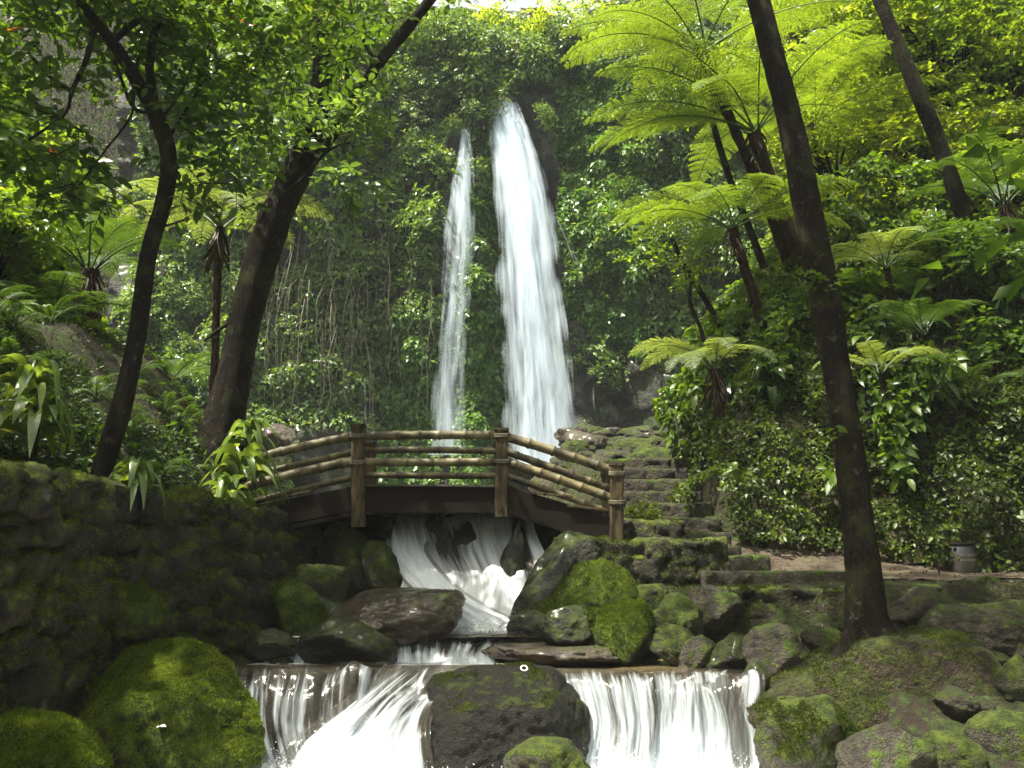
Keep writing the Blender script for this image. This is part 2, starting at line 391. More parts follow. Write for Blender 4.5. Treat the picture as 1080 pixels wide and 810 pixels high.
M_GROUND = rock_mat('forest_soil', (.012, .008, .005), (.055, .038, .023), .42, ((.018, .03, .006), (.055, .085, .014)), .85, scale=.8, steep=.15)
M_PATH = rock_mat('trodden_earth', (.03, .023, .015), (.13, .10, .07), .14, rough=.9, steep=.05)
M_ROCK_BR = rock_mat('mossy_boulder', (.02, .022, .014), (.08, .075, .055), .72, ((.010, .020, .003), (.11, .155, .012)), .6, steep=.5)
M_ROCK_MO = rock_mat('half_mossy_stone', (.022, .02, .015), (.14, .125, .10), .52, ((.014, .025, .004), (.085, .115, .014)), .6, steep=.6)
M_ROCK_DK = rock_mat('dark_wet_stone', (.005, .005, .004), (.030, .027, .021), .36, ((.015, .025, .005), (.06, .08, .012)), .4, wet=.35, steep=.7)
M_MOUND = rock_mat('mossy_earth', (.012, .008, .005), (.07, .05, .032), .34, ((.012, .020, .004), (.065, .08, .012)), .85, steep=.35)
M_ROCK_FR = rock_mat('black_wet_stone', (.003, .003, .0025), (.016, .014, .011), .0, ((.015, .025, .004), (.05, .065, .010)), .55, wet=0, steep=.5, spec=.2)
M_ROCK_BW = rock_mat('brown_wet_stone', (.022, .016, .012), (.135, .105, .082), .18, rough=.35, wet=.5, steep=.2)
M_ROCK_GR = rock_mat('grey_stone', (.016, .014, .011), (.115, .098, .077), .28, rough=.7, steep=.3)
M_WALL = rock_mat('mossy_masonry', (.010, .009, .007), (.085, .078, .056), .34, ((.022, .034, .005), (.14, .18, .018)), .8, scale=1.2, steep=.45)
M_STEP = rock_mat('stone_steps', (.018, .015, .012), (.105, .088, .066), .3, rough=.75, steep=.3)
M_CLIFF = rock_mat('cliff_stone', (.010, .011, .010), (.06, .06, .055), .42, ((.015, .03, .008), (.06, .09, .02)), .5, scale=.3, wet=.3, steep=.3)
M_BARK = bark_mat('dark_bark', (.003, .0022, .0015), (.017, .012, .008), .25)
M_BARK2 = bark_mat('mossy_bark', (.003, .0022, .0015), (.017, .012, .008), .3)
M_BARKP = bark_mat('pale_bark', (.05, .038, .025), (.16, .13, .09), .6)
M_FERNTR = bark_mat('fern_trunk', (.008, .005, .004), (.06, .03, .018), .1)
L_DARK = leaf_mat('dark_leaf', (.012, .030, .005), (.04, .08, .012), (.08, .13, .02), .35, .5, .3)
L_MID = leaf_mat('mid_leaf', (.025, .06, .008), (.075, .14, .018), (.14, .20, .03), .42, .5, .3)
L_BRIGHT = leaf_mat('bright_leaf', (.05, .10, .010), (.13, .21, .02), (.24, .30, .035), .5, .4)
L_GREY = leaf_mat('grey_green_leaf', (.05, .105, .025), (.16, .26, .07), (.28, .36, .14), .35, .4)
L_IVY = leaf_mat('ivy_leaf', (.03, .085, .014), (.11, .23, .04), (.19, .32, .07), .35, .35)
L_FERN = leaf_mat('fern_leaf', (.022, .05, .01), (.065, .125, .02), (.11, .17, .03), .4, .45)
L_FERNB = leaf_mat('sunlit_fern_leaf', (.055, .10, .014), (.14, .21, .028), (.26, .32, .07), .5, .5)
L_SUN = leaf_mat('sun_tinted_leaf', (.08, .13, .012), (.19, .26, .025), (.32, .37, .05), .65, .45)  # leaf colour made brighter and yellower to imitate sun on the foliage
L_STRAP = leaf_mat('strap_leaf', (.018, .05, .010), (.06, .12, .02), (.15, .21, .05), .35, .25, .7)
L_PALE = leaf_mat('pale_strap_leaf', (.06, .11, .02), (.16, .23, .06), (.35, .40, .17), .4, .25, .7)
L_COVER = leaf_mat('creeper_leaf', (.022, .045, .006), (.14, .20, .022), (.27, .33, .05), .4, .45)
L_WMOSS = leaf_mat('wall_moss_tuft', (.03, .05, .005), (.13, .17, .018), (.22, .26, .03), .3, .8, .15)
L_MOSS = leaf_mat('moss_tuft', (.014, .030, .004), (.12, .175, .014), (.24, .30, .03), .35, .8, .15)
L_DMOSS = leaf_mat('dark_moss_tuft', (.018, .03, .004), (.06, .085, .012), (.12, .15, .02), .3, .8, .15)
L_DEAD = leaf_mat('dead_leaf', (.02, .012, .007), (.075, .045, .022), (.16, .11, .06), .3, .6)
M_ROOT = plain('aerial_root', (.04, .035, .022), .8, (.14, .125, .085))

# ------------------------------------------------------------------ terrain mesh
def axis(a, b, st, far, n=16):
    c = np.arange(a, b+1e-6, st); g = np.geomspace(st, far, n).cumsum()
    return np.concatenate([(a-g)[::-1], c, b+g])
gx = axis(-12, 13, .125, 30, 16); gy = axis(4.5, 37.5, .125, 25, 14)
GX, GY = np.meshgrid(gx, gy, indexing='ij'); GZ = hgt(GX, GY)
ground = mk('ground', np.stack([GX, GY, GZ], -1).reshape(-1, 3), grid_faces(len(gx), len(gy)), M_GROUND)
tag(ground, kind='structure')

# trodden path sheet, draped just over the ground, right of the stream
def drape(name, mat, x0, x1, y0, y1, edge, lift=.012, st=.08):
    xs = np.arange(x0, x1, st); ys = np.arange(y0, y1, st); X, Y = np.meshgrid(xs, ys, indexing='ij')
    Z = hgt(X, Y); e = edge(X, Y)+.25*fbm(np.stack([X, Y, 0*X], -1), 44, 3, 1.5)
    F = grid_faces(len(xs), len(ys)); ev = e.reshape(-1); F = F[(ev[F] > 0).all(1)]
    V = np.stack([X, Y, Z+lift+.03*np.abs(fbm(np.stack([X, Y, 0*X], -1), 45, 3, 6))], -1).reshape(-1, 3)
    used = np.unique(F); mp = np.zeros(len(V), int); mp[used] = np.arange(len(used))
    return tag(mk(name, V[used], mp[F], mat), kind='structure')
drape('path', M_PATH, 1.5, 12, 10.6, 17,
      lambda X, Y: np.minimum(np.minimum(np.minimum(-poly_d(RW, X, Y)+.25, X-2.6), (Y-12.2+.1*(X-3))), 14.2-Y))

# ------------------------------------------------------------------ cliff behind
CX = np.linspace(-17, 15, 230); CZ = np.linspace(.5, 27, 190)
def cliff_y(x, z):
    q = np.stack([x, z, 0*x], -1)
    y = 35.2+.0035*(x)**2-.10*(z-10)*.3
    y = y+1.1*np.exp(-((x-.9)/1.6)**2)*smooth(24, 17, z)            # gully behind the tall fall
    y = y-1.3*np.exp(-((x+1.5)/1.0)**2)*smooth(14.5, 10.5, z)          # ivy buttress between the falls
    y = y-1.4*smooth(-5, -8, x)*(1+.0*z)
    y = y-1.5*smooth(3.5, 6, x)
    return y+1.5*fbm(q, 21, 4, .30)+.35*fbm(q, 22, 4, 1.4)
AX, AZ = np.meshgrid(CX, CZ, indexing='ij'); AY = cliff_y(AX, AZ)
top = smooth(22.5, 27, AZ); AY = AY+top*3.2
cliff = mk('cliff', np.stack([AX, AY, AZ], -1).reshape(-1, 3), grid_faces(len(CX), len(CZ))[:, ::-1], M_CLIFF)
tag(cliff, kind='structure')

# ------------------------------------------------------------------ water
def sheet(name, Lp, Rp, mat, cov, nu=60, nv=80, rough=.03, seed=1, edge=.18, sag=0., kind='structure', holes=(), wav=0.):
    """water running between two edge lines; cov: coverage along the flow; edge: fraction of the width where it thins out"""
    Lp = np.array(Lp); Rp = np.array(Rp); m = len(Lp); T = np.linspace(0, m-1, nv)
    i = np.clip(np.floor(T).astype(int), 0, m-2); f = (T-i)[:, None]
    def cr(p):
        p0, p1, p2, p3 = p[np.clip(i-1, 0, m-1)], p[i], p[i+1], p[np.clip(i+2, 0, m-1)]
        return .5*((2*p1)+(-p0+p2)*f+(2*p0-5*p1+4*p2-p3)*f**2+(-p0+3*p1-3*p2+p3)*f**3)
    A, B = cr(Lp), cr(Rp); u = np.linspace(0, 1, nu)[:, None, None]
    V = A[None]*(1-u)+B[None]*u
    mid = (A+B)/2; vlen = np.concatenate([[0], np.cumsum(np.linalg.norm(np.diff(mid, axis=0), axis=1))])
    wid = np.linalg.norm(A-B, axis=1).mean()
    U = np.broadcast_to(u[..., 0]*wid, V.shape[:2]); Vv = np.broadcast_to(vlen[None], V.shape[:2])
    q = np.stack([U*3.2, Vv*.5, 0*U+seed], -1); ns = fbm(q, seed, 4, 1.6)
    V = V.copy()
    if wav: V[..., 1] += wav*(fbm(np.stack([U*1.6, 0*U, 0*U+seed], -1), seed+30, 3)+.25*fbm(np.stack([U*7, 0*U, 0*U+seed], -1), seed+31, 2))
    if wav:
        tt = (T/(m-1))[None]; V[..., 2] += wav*.75*smooth(.12, .32, tt)*smooth(.95, .5, tt)*(fbm(np.stack([U*2.4, 0*U, 0*U+seed], -1), seed+33, 3)+.35*fbm(np.stack([U*9, 0*U, 0*U], -1), seed+34, 2))
    V[..., 1] -= rough*ns*2+sag*np.sin(np.pi*u[..., 0])
    V[..., 2] += rough*.5*ns
    ue = u[..., 0]+(.10 if wid < 5 and kind != 'far' else .05)*fbm(np.stack([0*U, Vv*.8, U*0+seed], -1), seed+4, 3)
    e = smooth(0, edge, ue)*smooth(0, edge, 1-ue)
    c = np.interp(T, np.arange(len(cov))*(m-1)/(len(cov)-1), cov)[None]*np.ones_like(U)
    C = c-(1-e)*.55
    for hu, hv, ru, rv, am in holes:
        C = C-am*np.exp(-((u[..., 0]-hu)/ru)**2-((T/(m-1))[None]-hv)**2/rv**2)
    return tag(mk(name, V.reshape(-1, 3), grid_faces(nu, nv), mat, None, {'cov': C.reshape(-1)}, True,
                  np.stack([U, Vv], -1).reshape(-1, 2)), kind=kind)
def PP(lst): return [P(*a) for a in lst]
F_TALL = fall_mat('tall_fall_water', 7, .32, 1.3, white=(.72, .84, .98), lo=.30, hi=.76)
F_TALL2 = fall_mat('tall_fall_spray', 5, .35, 5.3, white=(.72, .84, .98), lo=.30, hi=.90)
F_MID = fall_mat('cascade_water', 14, .8, 2.2, lo=.36, hi=.62, dark=(.06, .05, .045))
F_FRONT = fall_mat('front_cascade_water', 19, 1.1, 4.1, white=(.60, .67, .73), lo=.42, hi=.68, dark=(.034, .031, .025))
F_SPRAY = fall_mat('cascade_spray_water', 14, 1.0, 6.6, white=(.54, .60, .65), lo=.40, hi=.74)
F_THIN = fall_mat('thin_trickle', 10, .5, 9, lo=.38, hi=.8)
# the tall fall: a bundle of three curtains, thrown a little forward from the lip
L0 = [(512, 106, 34.6), (511, 122, 34.2), (511, 185, 33.7), (512, 300, 33.2), (512, 400, 32.9), (510, 490, 32.7)]
R0 = [(551, 106, 34.6), (561, 122, 34.2), (588, 185, 33.8), (611, 290, 33.3), (630, 390, 33.0), (648, 490, 32.8)]
def shift(l, dx, dY, k=0): return [(a+dx+k*i, b, c+dY) for i, (a, b, c) in enumerate(l)]
sheet('waterfall', PP(shift(L0, 1, .25)), PP(shift(R0, -2, .25, -1)), F_TALL, [.72, .72, .66, .58, .52, .5], 60, 160, 0.0245, 3, .3)
sheet('waterfall', PP(shift(L0, 0, 0)), PP(shift(R0, -6, 0, -3)), F_TALL, [.72, .66, .56, .48, .44, .46], 60, 160, 0.0315, 8, .45)
sheet('waterfall', PP(shift(L0, -4, -.3, -1)), PP(shift(R0, 3, -.3, 1)), F_TALL2, [.5, .46, .46, .46, .48, .52], 60, 120, 0.041999999999999996, 11, .5)
L1 = [(484, 136, 34.6), (479, 160, 34.2), (461, 210, 33.8), (448, 300, 33.4), (440, 390, 33.1), (434, 480, 33)]
R1 = [(493, 136, 34.6), (496, 160, 34.2), (507, 210, 33.9), (508, 300, 33.5), (502, 390, 33.2), (498, 480, 33.1)]
sheet('waterfall', PP(L1), PP(R1), F_TALL, [.66, .64, .56, .48, .46, .48], 40, 140, 0.020999999999999998, 5, .45)
sheet('waterfall', PP(shift(L1, -2, -.25)), PP(shift(R1, 8, -.25, 3)), F_TALL2, [.5, .50, .48, .44, .42, .44], 40, 100, 0.041999999999999996, 15, .5)
sheet('waterfall', PP([(584, 232, 34.2), (603, 290, 34.0), (618, 390, 33.6), (622, 455, 33.4)]),
      PP([(592, 232, 34.2), (617, 290, 34.0), (630, 390, 33.6), (633, 455, 33.4)]), F_THIN, [.42, .40, .36, .34], 24, 90, .08, 21, .4)
sheet('waterfall', PP([(380, 400, 34.0), (380, 430, 33.8), (381, 470, 33.6)]),
      PP([(388, 400, 34.0), (389, 430, 33.8), (391, 470, 33.6)]), F_THIN, [.42, .42, .4], 16, 40, .04, 25, .4)

# flat water surfaces
def pool(name, x0, x1, y0, y1, z, foam, st=.06, amp=.015, seed=1, mat=None):
    xs = np.arange(x0, x1+st, st); ys = np.arange(y0, y1+st, st); X, Y = np.meshgrid(xs, ys, indexing='ij')
    q = np.stack([X, Y, 0*X], -1); zz = z(X, Y) if callable(z) else z+0*X
    Z = zz+amp*fbm(q, seed, 4, 3)
    c = foam(X, Y)
    return tag(mk(name, np.stack([X, Y, Z], -1).reshape(-1, 3), grid_faces(len(xs), len(ys)), mat or M_POOL, None, {'cov': c.reshape(-1)}), kind='structure')
M_POOL = pool_mat()
pool('stream', -3.6, 3.0, 9.06, 10.5, -1.15, lambda X, Y: .37+.34*smooth(9.75, 10.2, Y)*smooth(1.2, .0, X)+.03*(X > 1))
pool('stream', -2.6, 1.6, 10.3, 11.3, -.885, lambda X, Y: .42+.25*smooth(10.6, 11.2, Y), seed=4)
def upz(X, Y): return .60+(Y-12.3)*.083
pool('stream', -5.5, 1.1, 12.25, 34.2, upz, lambda X, Y: .47+0*X+.1*smooth(30, 33, Y), .2, .12, 6)
pool('stream', -4.5, 3.2, 3.0, 8.75, -2.0, lambda X, Y: .50+.2*smooth(7.0, 8.2, Y), .06, .05, 9)

# small step between the two pools
sheet('cascade', [(-2.9, 10.42, -.9), (-2.9, 10.3, -.93), (-2.9, 10.22, -1.10), (-2.9, 10.15, -1.16)],
      [(-2.0, 10.42, -.9), (-2.0, 10.3, -.93), (-2.0, 10.22, -1.10), (-2.0, 10.15, -1.16)], F_FRONT, [.3, .5, .62, .66], 50, 24, .02, 31, .1)
sheet('cascade', PP([(385, 666, 10.75), (388, 668, 10.5), (392, 678, 10.3), (396, 690, 10.12), (396, 702, 10.02)]),
      PP([(545, 665, 10.75), (545, 669, 10.5), (540, 681, 10.3), (532, 690, 10.12), (532, 702, 10.02)]), F_FRONT, [.38, .36, .5, .72], 80, 30, .03, 33, .08)
# middle falls under the bridge
sheet('cascade', PP([(402, 541, 12.6), (404, 549, 12.2), (412, 580, 11.85), (425, 610, 11.5), (410, 640, 11.3), (395, 668, 11.0)]),
      PP([(560, 541, 12.6), (561, 549, 12.2), (568, 580, 11.85), (577, 610, 11.5), (582, 640, 11.3), (575, 668, 11.0)]), F_MID, [.66, .62, .58, .60, .74, .9], 110, 110, .08, 41, .05, holes=[(.40, .34, .11, .22, .26), (.90, .35, .05, .26, .5), (.12, .22, .14, .10, .2)])
sheet('cascade', PP([(408, 552, 12.3), (400, 575, 12.0), (415, 600, 11.6), (440, 630, 11.2), (470, 668, 10.9)]),
      PP([(470, 552, 12.3), (452, 575, 12.0), (465, 600, 11.6), (500, 630, 11.2), (580, 668, 10.9)]), F_MID, [.62, .74, .78, .80, .85], 60, 80, .06, 43, .2)
sheet('cascade', PP([(548, 546, 12.2), (548, 570, 11.8), (556, 600, 11.45), (552, 630, 11.2), (520, 668, 10.85)]),
      PP([(562, 546, 12.2), (570, 570, 11.8), (585, 600, 11.45), (597, 630, 11.2), (590, 668, 10.85)]), F_MID, [.5, .70, .75, .78, .8], 50, 80, .05, 47, .15, holes=[(.15, .35, .22, .25, .7)])
# front cascade
sheet('cascade', PP([(240, 699, 9.3), (238, 706, 9.0), (236, 722, 8.85), (238, 760, 8.7), (256, 820, 8.5), (258, 850, 8.45)]),
      PP([(470, 699, 9.3), (462, 706, 9.0), (455, 722, 8.8), (450, 760, 8.6), (452, 820, 8.35), (454, 850, 8.3)]), F_FRONT, [.30, .40, .50, .50, .56, .68], 130, 100, .06, 51, .03, wav=.22, holes=[(.55, .45, .12, .12, .14), (.2, .5, .07, .2, .08)])
sheet('cascade', PP([(400, 701, 9.05), (385, 712, 8.85), (352, 745, 8.6), (300, 790, 8.3), (280, 850, 8.1)]),
      PP([(525, 700, 9.05), (505, 712, 8.85), (462, 745, 8.55), (455, 790, 8.2), (470, 850, 8.0)]), F_FRONT, [.30, .42, .50, .62, .8], 110, 100, .07, 57, .15)
sheet('cascade', PP([(580, 705, 9.3), (584, 711, 9.0), (590, 726, 8.85), (600, 765, 8.7), (590, 820, 8.5), (588, 850, 8.45)]),
      PP([(812, 705, 9.3), (806, 711, 9.0), (806, 726, 8.85), (802, 765, 8.7), (806, 820, 8.5), (808, 850, 8.45)]), F_FRONT, [.30, .44, .55, .56, .62, .75], 150, 100, .07, 61, .03, wav=.22, holes=[(.62, .4, .10, .2, .14), (.87, .35, .05, .2, .16)])
sheet('cascade', PP([(690, 712, 8.95), (688, 728, 8.75), (682, 765, 8.6), (672, 840, 8.3)]),
      PP([(766, 712, 8.95), (772, 728, 8.75), (786, 765, 8.6), (794, 840, 8.3)]), F_FRONT, [.42, .5, .55, .75], 80, 80, .08, 67, .2)
sheet('cascade', PP([(440, 712, 8.82), (400, 735, 8.6), (330, 765, 8.35), (272, 800, 8.1), (250, 850, 7.9)]),
      PP([(508, 709, 8.85), (470, 740, 8.5), (470, 775, 8.2), (478, 810, 7.95), (480, 850, 7.8)]), F_SPRAY, [.22, .40, .48, .56, .70], 90, 100, .09, 59, .4)
sheet('cascade', PP([(612, 735, 8.75), (600, 770, 8.5), (590, 805, 8.2), (580, 850, 7.9)]),
      PP([(800, 745, 8.7), (800, 775, 8.5), (802, 805, 8.2), (804, 850, 7.9)]), F_SPRAY, [.2, .30, .42, .62], 110, 80, .09, 63, .2)
# boiling foam at the foot of the front cascades
M_FOAM = plain('white_foam', (.45, .48, .50), .6, (.74, .77, .78), 14, .4)
def foamz(X, Y):
    q = np.stack([X, Y, 0*X], -1)
    b = .34*np.exp(-((X+1.35)/.6)**2-((Y-8.3)/.42)**2)+.22*np.exp(-((X+2.0)/.6)**2-((Y-8.1)/.4)**2)+.22*np.exp(-((X-1.3)/1.0)**2-((Y-8.35)/.35)**2)
    return -2.0+b*(.8+.9*fbm(q, 70, 5, 3))+.09*fbm(q, 71, 5, 7)
pool('white_water', -2.75, 2.65, 7.3, 8.6, foamz, lambda X, Y: .9+0*X, .035, .05, 72, M_FOAM)

def spray(name, n, box_, zf, spread, size, seed):
    rng = np.random.default_rng(seed); x = rng.uniform(box_[0], box_[1], n); y = rng.uniform(box_[2], box_[3], n); z = zf(x, y)
    w = fbm(np.stack([x, y, 0*x], -1), seed, 3, 2.5); k = w > -.15; x, y, z = x[k], y[k], z[k]; n = len(x)
    p = np.stack([x, y, z+np.abs(rng.normal(size=n))*spread*rng.random(n)], -1); A = Acc()
    leaves(A, p, norm(rng.normal(size=(n, 3))*[.5, .5, .9]), rdir(n, rng), size*rng.uniform(.4, 1.6, n), size*.45*rng.uniform(.5, 1.3, n), T_SIMPLE, rng.random(n))
    return tag(A.mesh(name, M_FOAM), kind='structure')
spray('spray', 15000, (-2.7, 2.6, 7.4, 8.6), foamz, .10, .022, 5)
def foam2(X, Y):
    q = np.stack([X, Y, 0*X], -1); return -.93+.20*np.exp(-((X+.6)/.9)**2-((Y-10.95)/.22)**2)*(.7+.9*fbm(q, 73, 4, 4))
pool('white_water', -1.75, .6, 10.55, 11.2, foam2, lambda X, Y: .9+0*X, .03, .04, 74, M_FOAM)
spray('spray', 6000, (-1.7, .55, 10.5, 11.25), foam2, .12, .022, 6)
spray('spray', 2500, (-1.7, -.2, 10.0, 10.25), lambda X, Y: -1.13+0*X, .05, .02, 7)

# ------------------------------------------------------------------ rocks
def ico(sub):
    import bmesh
    b = bmesh.new(); bmesh.ops.create_icosphere(b, subdivisions=sub, radius=1)
    V = np.array([v.co[:] for v in b.verts]); F = np.array([[v.index for v in f.verts] for f in b.faces]); b.free()
    return V, F
ICO = {k: ico(k) for k in (3, 4, 5, 6)}
def rock_geo(size, seed, sub=5, planes=13, sharp=26., disp=.10, top=None, pl=None):
    rng = np.random.default_rng(seed); D, F = ICO[sub]
    nn = norm(rng.normal(size=(planes, 3))*np.array([1, 1, .8])); dd = rng.uniform(.62, .98, planes)
    if top is not None: nn = np.vstack([nn, [[.06*rng.normal(), -.12, 1]]]); nn = norm(nn); dd = np.append(dd, top)
    if pl is not None:
        q = np.array(pl, float); nn = np.vstack([nn, norm(q[:, :3])]); dd = np.append(np.maximum(dd, .9), q[:, 3])
    c = D@nn.T; r = dd[None]/np.maximum(c, .05)
    r = -np.log(np.exp(-sharp*np.minimum(r, 3)).sum(1)+math.exp(-sharp*1.05))/sharp
    V = D*r[:, None]
    V = V+D*(disp*1.5*fbm(V+seed*3.7, seed, 5, 1.7)-disp*1.1*np.clip(.16-np.abs(fbm(V*[1, 1, 1.6]+seed, seed+9, 3, 1.9)), 0, 1)*4*.5+disp*.42*fbm(V+seed, seed+12, 4, 5)+.022*fbm(V-seed, seed+13, 3, 16))[:, None]
    return V*np.asarray(size)[None]/2*1.08, F
ALLROCK = []
def rock(name, label, px, py, w, h, Y, mat, seed, sub=5, dep=1.0, top=None, group=None, cat='rock', sink=.25, tilt=0, disp=.10, moss=None, planes=13, pl=None):
    """centre pixel, width and height in pixels, depth"""
    s = Y/FPX*1.02; W, H = w*s, h*s
    V, F = rock_geo((W, W*dep, H*(1+sink)), seed, sub, planes, 26, disp, top, pl)
    if tilt:
        c, q = math.cos(tilt), math.sin(tilt); V = V@np.array([[c, 0, q], [0, 1, 0], [-q, 0, c]])
    o = mk(name, V, F, mat); o.location = P(px, py+h*sink/2, Y+W*dep*.25)
    tag(o, label, cat, group); ALLROCK.append(o)
    if moss:
        moss_on(o, V, F, *moss)
    return o
def moss_on(o, V, F, mat, n, L, up=.1, name='moss', seed=3, thr=.45):
    """short tufts rooted all over the faces that look up"""
    rng = np.random.default_rng(seed+len(V)); a, b, c = V[F[:, 0]], V[F[:, 1]], V[F[:, 2]]
    nr = np.cross(b-a, c-a); ar = np.linalg.norm(nr, axis=1)/2; nr = norm(nr)
    w = ar*np.clip(nr[:, 2]-up, 0, 1)*(np.clip(-nr[:, 1]+.6, .05, 1)); 
    cen = (a+b+c)/3; w = w*(fbm(cen, seed, 4, 2.5)*.5+.5 > thr)
    w /= w.sum(); k = rng.choice(len(F), n, p=w)
    r1, r2 = rng.random((2, n, 1)); r1 = np.sqrt(r1); p = a[k]*(1-r1)+b[k]*r1*(1-r2)+c[k]*r1*r2
    d = norm(nr[k]+.7*rng.normal(size=(n, 3))+np.array([0, -.2, .2]))
    A = Acc(); hue = np.clip(.5+.4*fbm(p, seed+5, 3, 3)+.22*rng.normal(size=n), 0, 1)
    leaves(A, p-nr[k]*.003, d, rdir(n, rng), 1.4*L*rng.uniform(.5, 1.4, n), L*.42, T_SIMPLE, hue)
    m = A.mesh(name, mat, o); m['kind'] = 'stuff'
    return m

R = rock
R('boulder', 'large dark wet boulder splitting the front cascade in two', 531, 762, 178, 118, 8.25, M_ROCK_FR, 11, 6, .8, disp=.07, pl=[(-.03, -.30, .95, .66), (.02, -1, .05, .72), (-.95, -.3, .15, .82), (.9, -.45, .2, .82), (-.5, -.5, .7, .80)], moss=(L_DMOSS, 4000, .014, .55, 'moss', 3, .56))
R('boulder', 'small mossy boulder cut off by the bottom edge below the dark boulder', 583, 806, 92, 44, 7.3, M_ROCK_MO, 12, 5, .8)
R('boulder', 'big rounded boulder wholly covered in bright moss at left of the front cascade', 162, 768, 222, 178, 7.5, M_ROCK_BR, 23, 6, .75, disp=.09, pl=[(.06, -.3, .95, .66), (.65, -.3, .7, .74), (-.55, -.35, .75, .70), (.1, -.95, .3, .74)], moss=(L_MOSS, 42000, .017, .0, 'moss', 3, .3))
R('boulder', 'mossy boulder in the bottom left corner of the picture', 18, 812, 175, 90, 6.1, M_ROCK_BR, 24, 6, .8, disp=.06, moss=(L_MOSS, 26000, .016, .0, 'moss', 3, .3))
R('boulder', 'mossy stone with a flat green top sticking out of the left wall', 143, 637, 66, 62, 8.2, M_ROCK_BR, 25, 5, .9, moss=(L_MOSS, 8000, .016, .3, 'moss', 3, .3))
R('rock', 'small mossy stone above the flat topped stone in the left wall', 118, 598, 34, 34, 8.3, M_ROCK_MO, 26, 4, .9)
R('rock', 'rounded mossy stone at the foot of the slim forked tree', 112, 530, 30, 26, 8.15, M_ROCK_MO, 27, 4, .9)
R('boulder', 'dark brown boulder at left edge under the old wall', 60, 700, 80, 90, 7.9, M_ROCK_DK, 28, 5, .8)
R('boulder', 'dark boulder between moss covered wall foot and corner boulder', 15, 735, 80, 90, 7.3, M_ROCK_DK, 29, 5, .8)
R('boulder', 'smooth dark boulder beside the little side cascade', 367, 678, 92, 46, 9.9, M_ROCK_DK, 31, 5, .8)
R('boulder', 'broad flat topped brown wet boulder left of the middle falls', 425, 643, 140, 56, 10.5, M_ROCK_BW, 32, 6, .75, .66)
R('boulder', 'flat topped mossy boulder below the left end of the bridge', 341, 612, 58, 46, 11.0, M_ROCK_MO, 33, 5, .9, .6)
R('boulder', 'steep mossy slab leaning against the left wall under the bridge', 318, 648, 52, 70, 10.6, M_ROCK_BR, 34, 5, .7, tilt=.5, moss=(L_MOSS, 5000, .016, .1))
R('boulder', 'mossy boulder beneath the first bridge post', 372, 590, 56, 62, 11.7, M_ROCK_MO, 35, 5, .9, tilt=.3, moss=(L_MOSS, 3500, .016, .3))
R('boulder', 'mossy boulder with a grey flank at the left edge of the middle falls', 404, 600, 40, 52, 11.5, M_ROCK_MO, 36, 5, .9, tilt=.4)
R('rock', 'small black stone at the lip of the middle falls', 412, 556, 26, 24, 12.2, M_ROCK_DK, 37, 4)
R('boulder', 'pale mossy boulder in the shade under the bridge end', 325, 572, 46, 34, 12.0, M_ROCK_GR, 38, 5)
R('rock', 'mossy stone tucked behind the flat topped boulder', 352, 568, 36, 30, 12.2, M_ROCK_MO, 39, 4)
R('boulder', 'dark boulder in shade between wall foot and mossy slab', 345, 650, 60, 50, 11.0, M_ROCK_DK, 40, 5)
R('boulder', 'dark steep boulder along the right edge of the middle falls', 585, 625, 84, 110, 11.0, M_ROCK_DK, 41, 5, .8, tilt=-.5)
R('boulder', 'tall pointed boulder with a bright yellow green mossy left face', 622, 636, 128, 96, 10.35, M_ROCK_BR, 52, 6, .8, disp=.09, pl=[(-.62, -.35, .72, .48), (.62, -.5, .5, .55), (.2, -.9, .35, .62)], moss=(L_MOSS, 16000, .018, .0, 'moss', 3, .25))
R('boulder', 'rounded shaggy mossy boulder right of the pointed one', 656, 668, 66, 66, 9.9, M_ROCK_BR, 43, 5, .9, moss=(L_MOSS, 9000, .018, .0, 'moss', 3, .3))
R('rock', 'black stone in front of the bright mossy boulder', 599, 657, 54, 32, 10.0, M_ROCK_DK, 44, 5)
R('boulder', 'long flat wet brown rock at the water edge under the mossy boulders', 590, 687, 160, 26, 9.9, M_ROCK_BW, 45, 5, .6, .6)
R('boulder', 'dark wet rock on the left of the flat brown ledge', 560, 664, 60, 34, 10.4, M_ROCK_DK, 49, 5, .6)
R('boulder', 'angular boulder with a mossy top left edge below the terrace', 712, 655, 56, 46, 10.0, M_ROCK_MO, 46, 5, .9, tilt=-.4)
R('boulder', 'brown topped boulder against the low terrace wall', 752, 640, 62, 40, 10.5, M_ROCK_GR, 47, 5, .9)
R('rock', 'mossy stone behind the angular boulder', 690, 630, 44, 30, 10.8, M_ROCK_MO, 48, 5)
R('boulder', 'long low mossy boulder leaning on pale stone at the pool edge', 716, 680, 66, 32, 9.75, M_ROCK_MO, 50, 5, .8, tilt=-.4)
R('rock', 'pale grey stone left of the black stone at the pool edge', 736, 692, 44, 36, 9.55, M_ROCK_GR, 51, 5)
R('boulder', 'round black stone at the pool edge', 771, 692, 52, 38, 9.4, M_ROCK_DK, 42, 5)
R('boulder', 'pale flat topped boulder between the black stone and the tree mound', 822, 688, 72, 50, 9.2, M_ROCK_GR, 53, 5, .8, tilt=-.2)
R('boulder', 'mossy earth mound around the foot of the leaning tree', 948, 755, 300, 168, 8.6, M_MOUND, 54, 6, .6, disp=.11, sink=.2, pl=[(0, -.12, 1, .92), (0, -.9, .5, .86)], moss=(L_DMOSS, 12000, .02, .3, 'moss', 3, .5))
R('boulder', 'grey capped mossy boulder at the right edge of the front cascade', 856, 770, 104, 86, 7.7, M_ROCK_MO, 55, 5, .8, moss=(L_DMOSS, 7000, .016, .1))
R('boulder', 'brown boulder at the bottom right of the grey capped one', 935, 797, 84, 56, 7.4, M_ROCK_GR, 56, 5, .8)
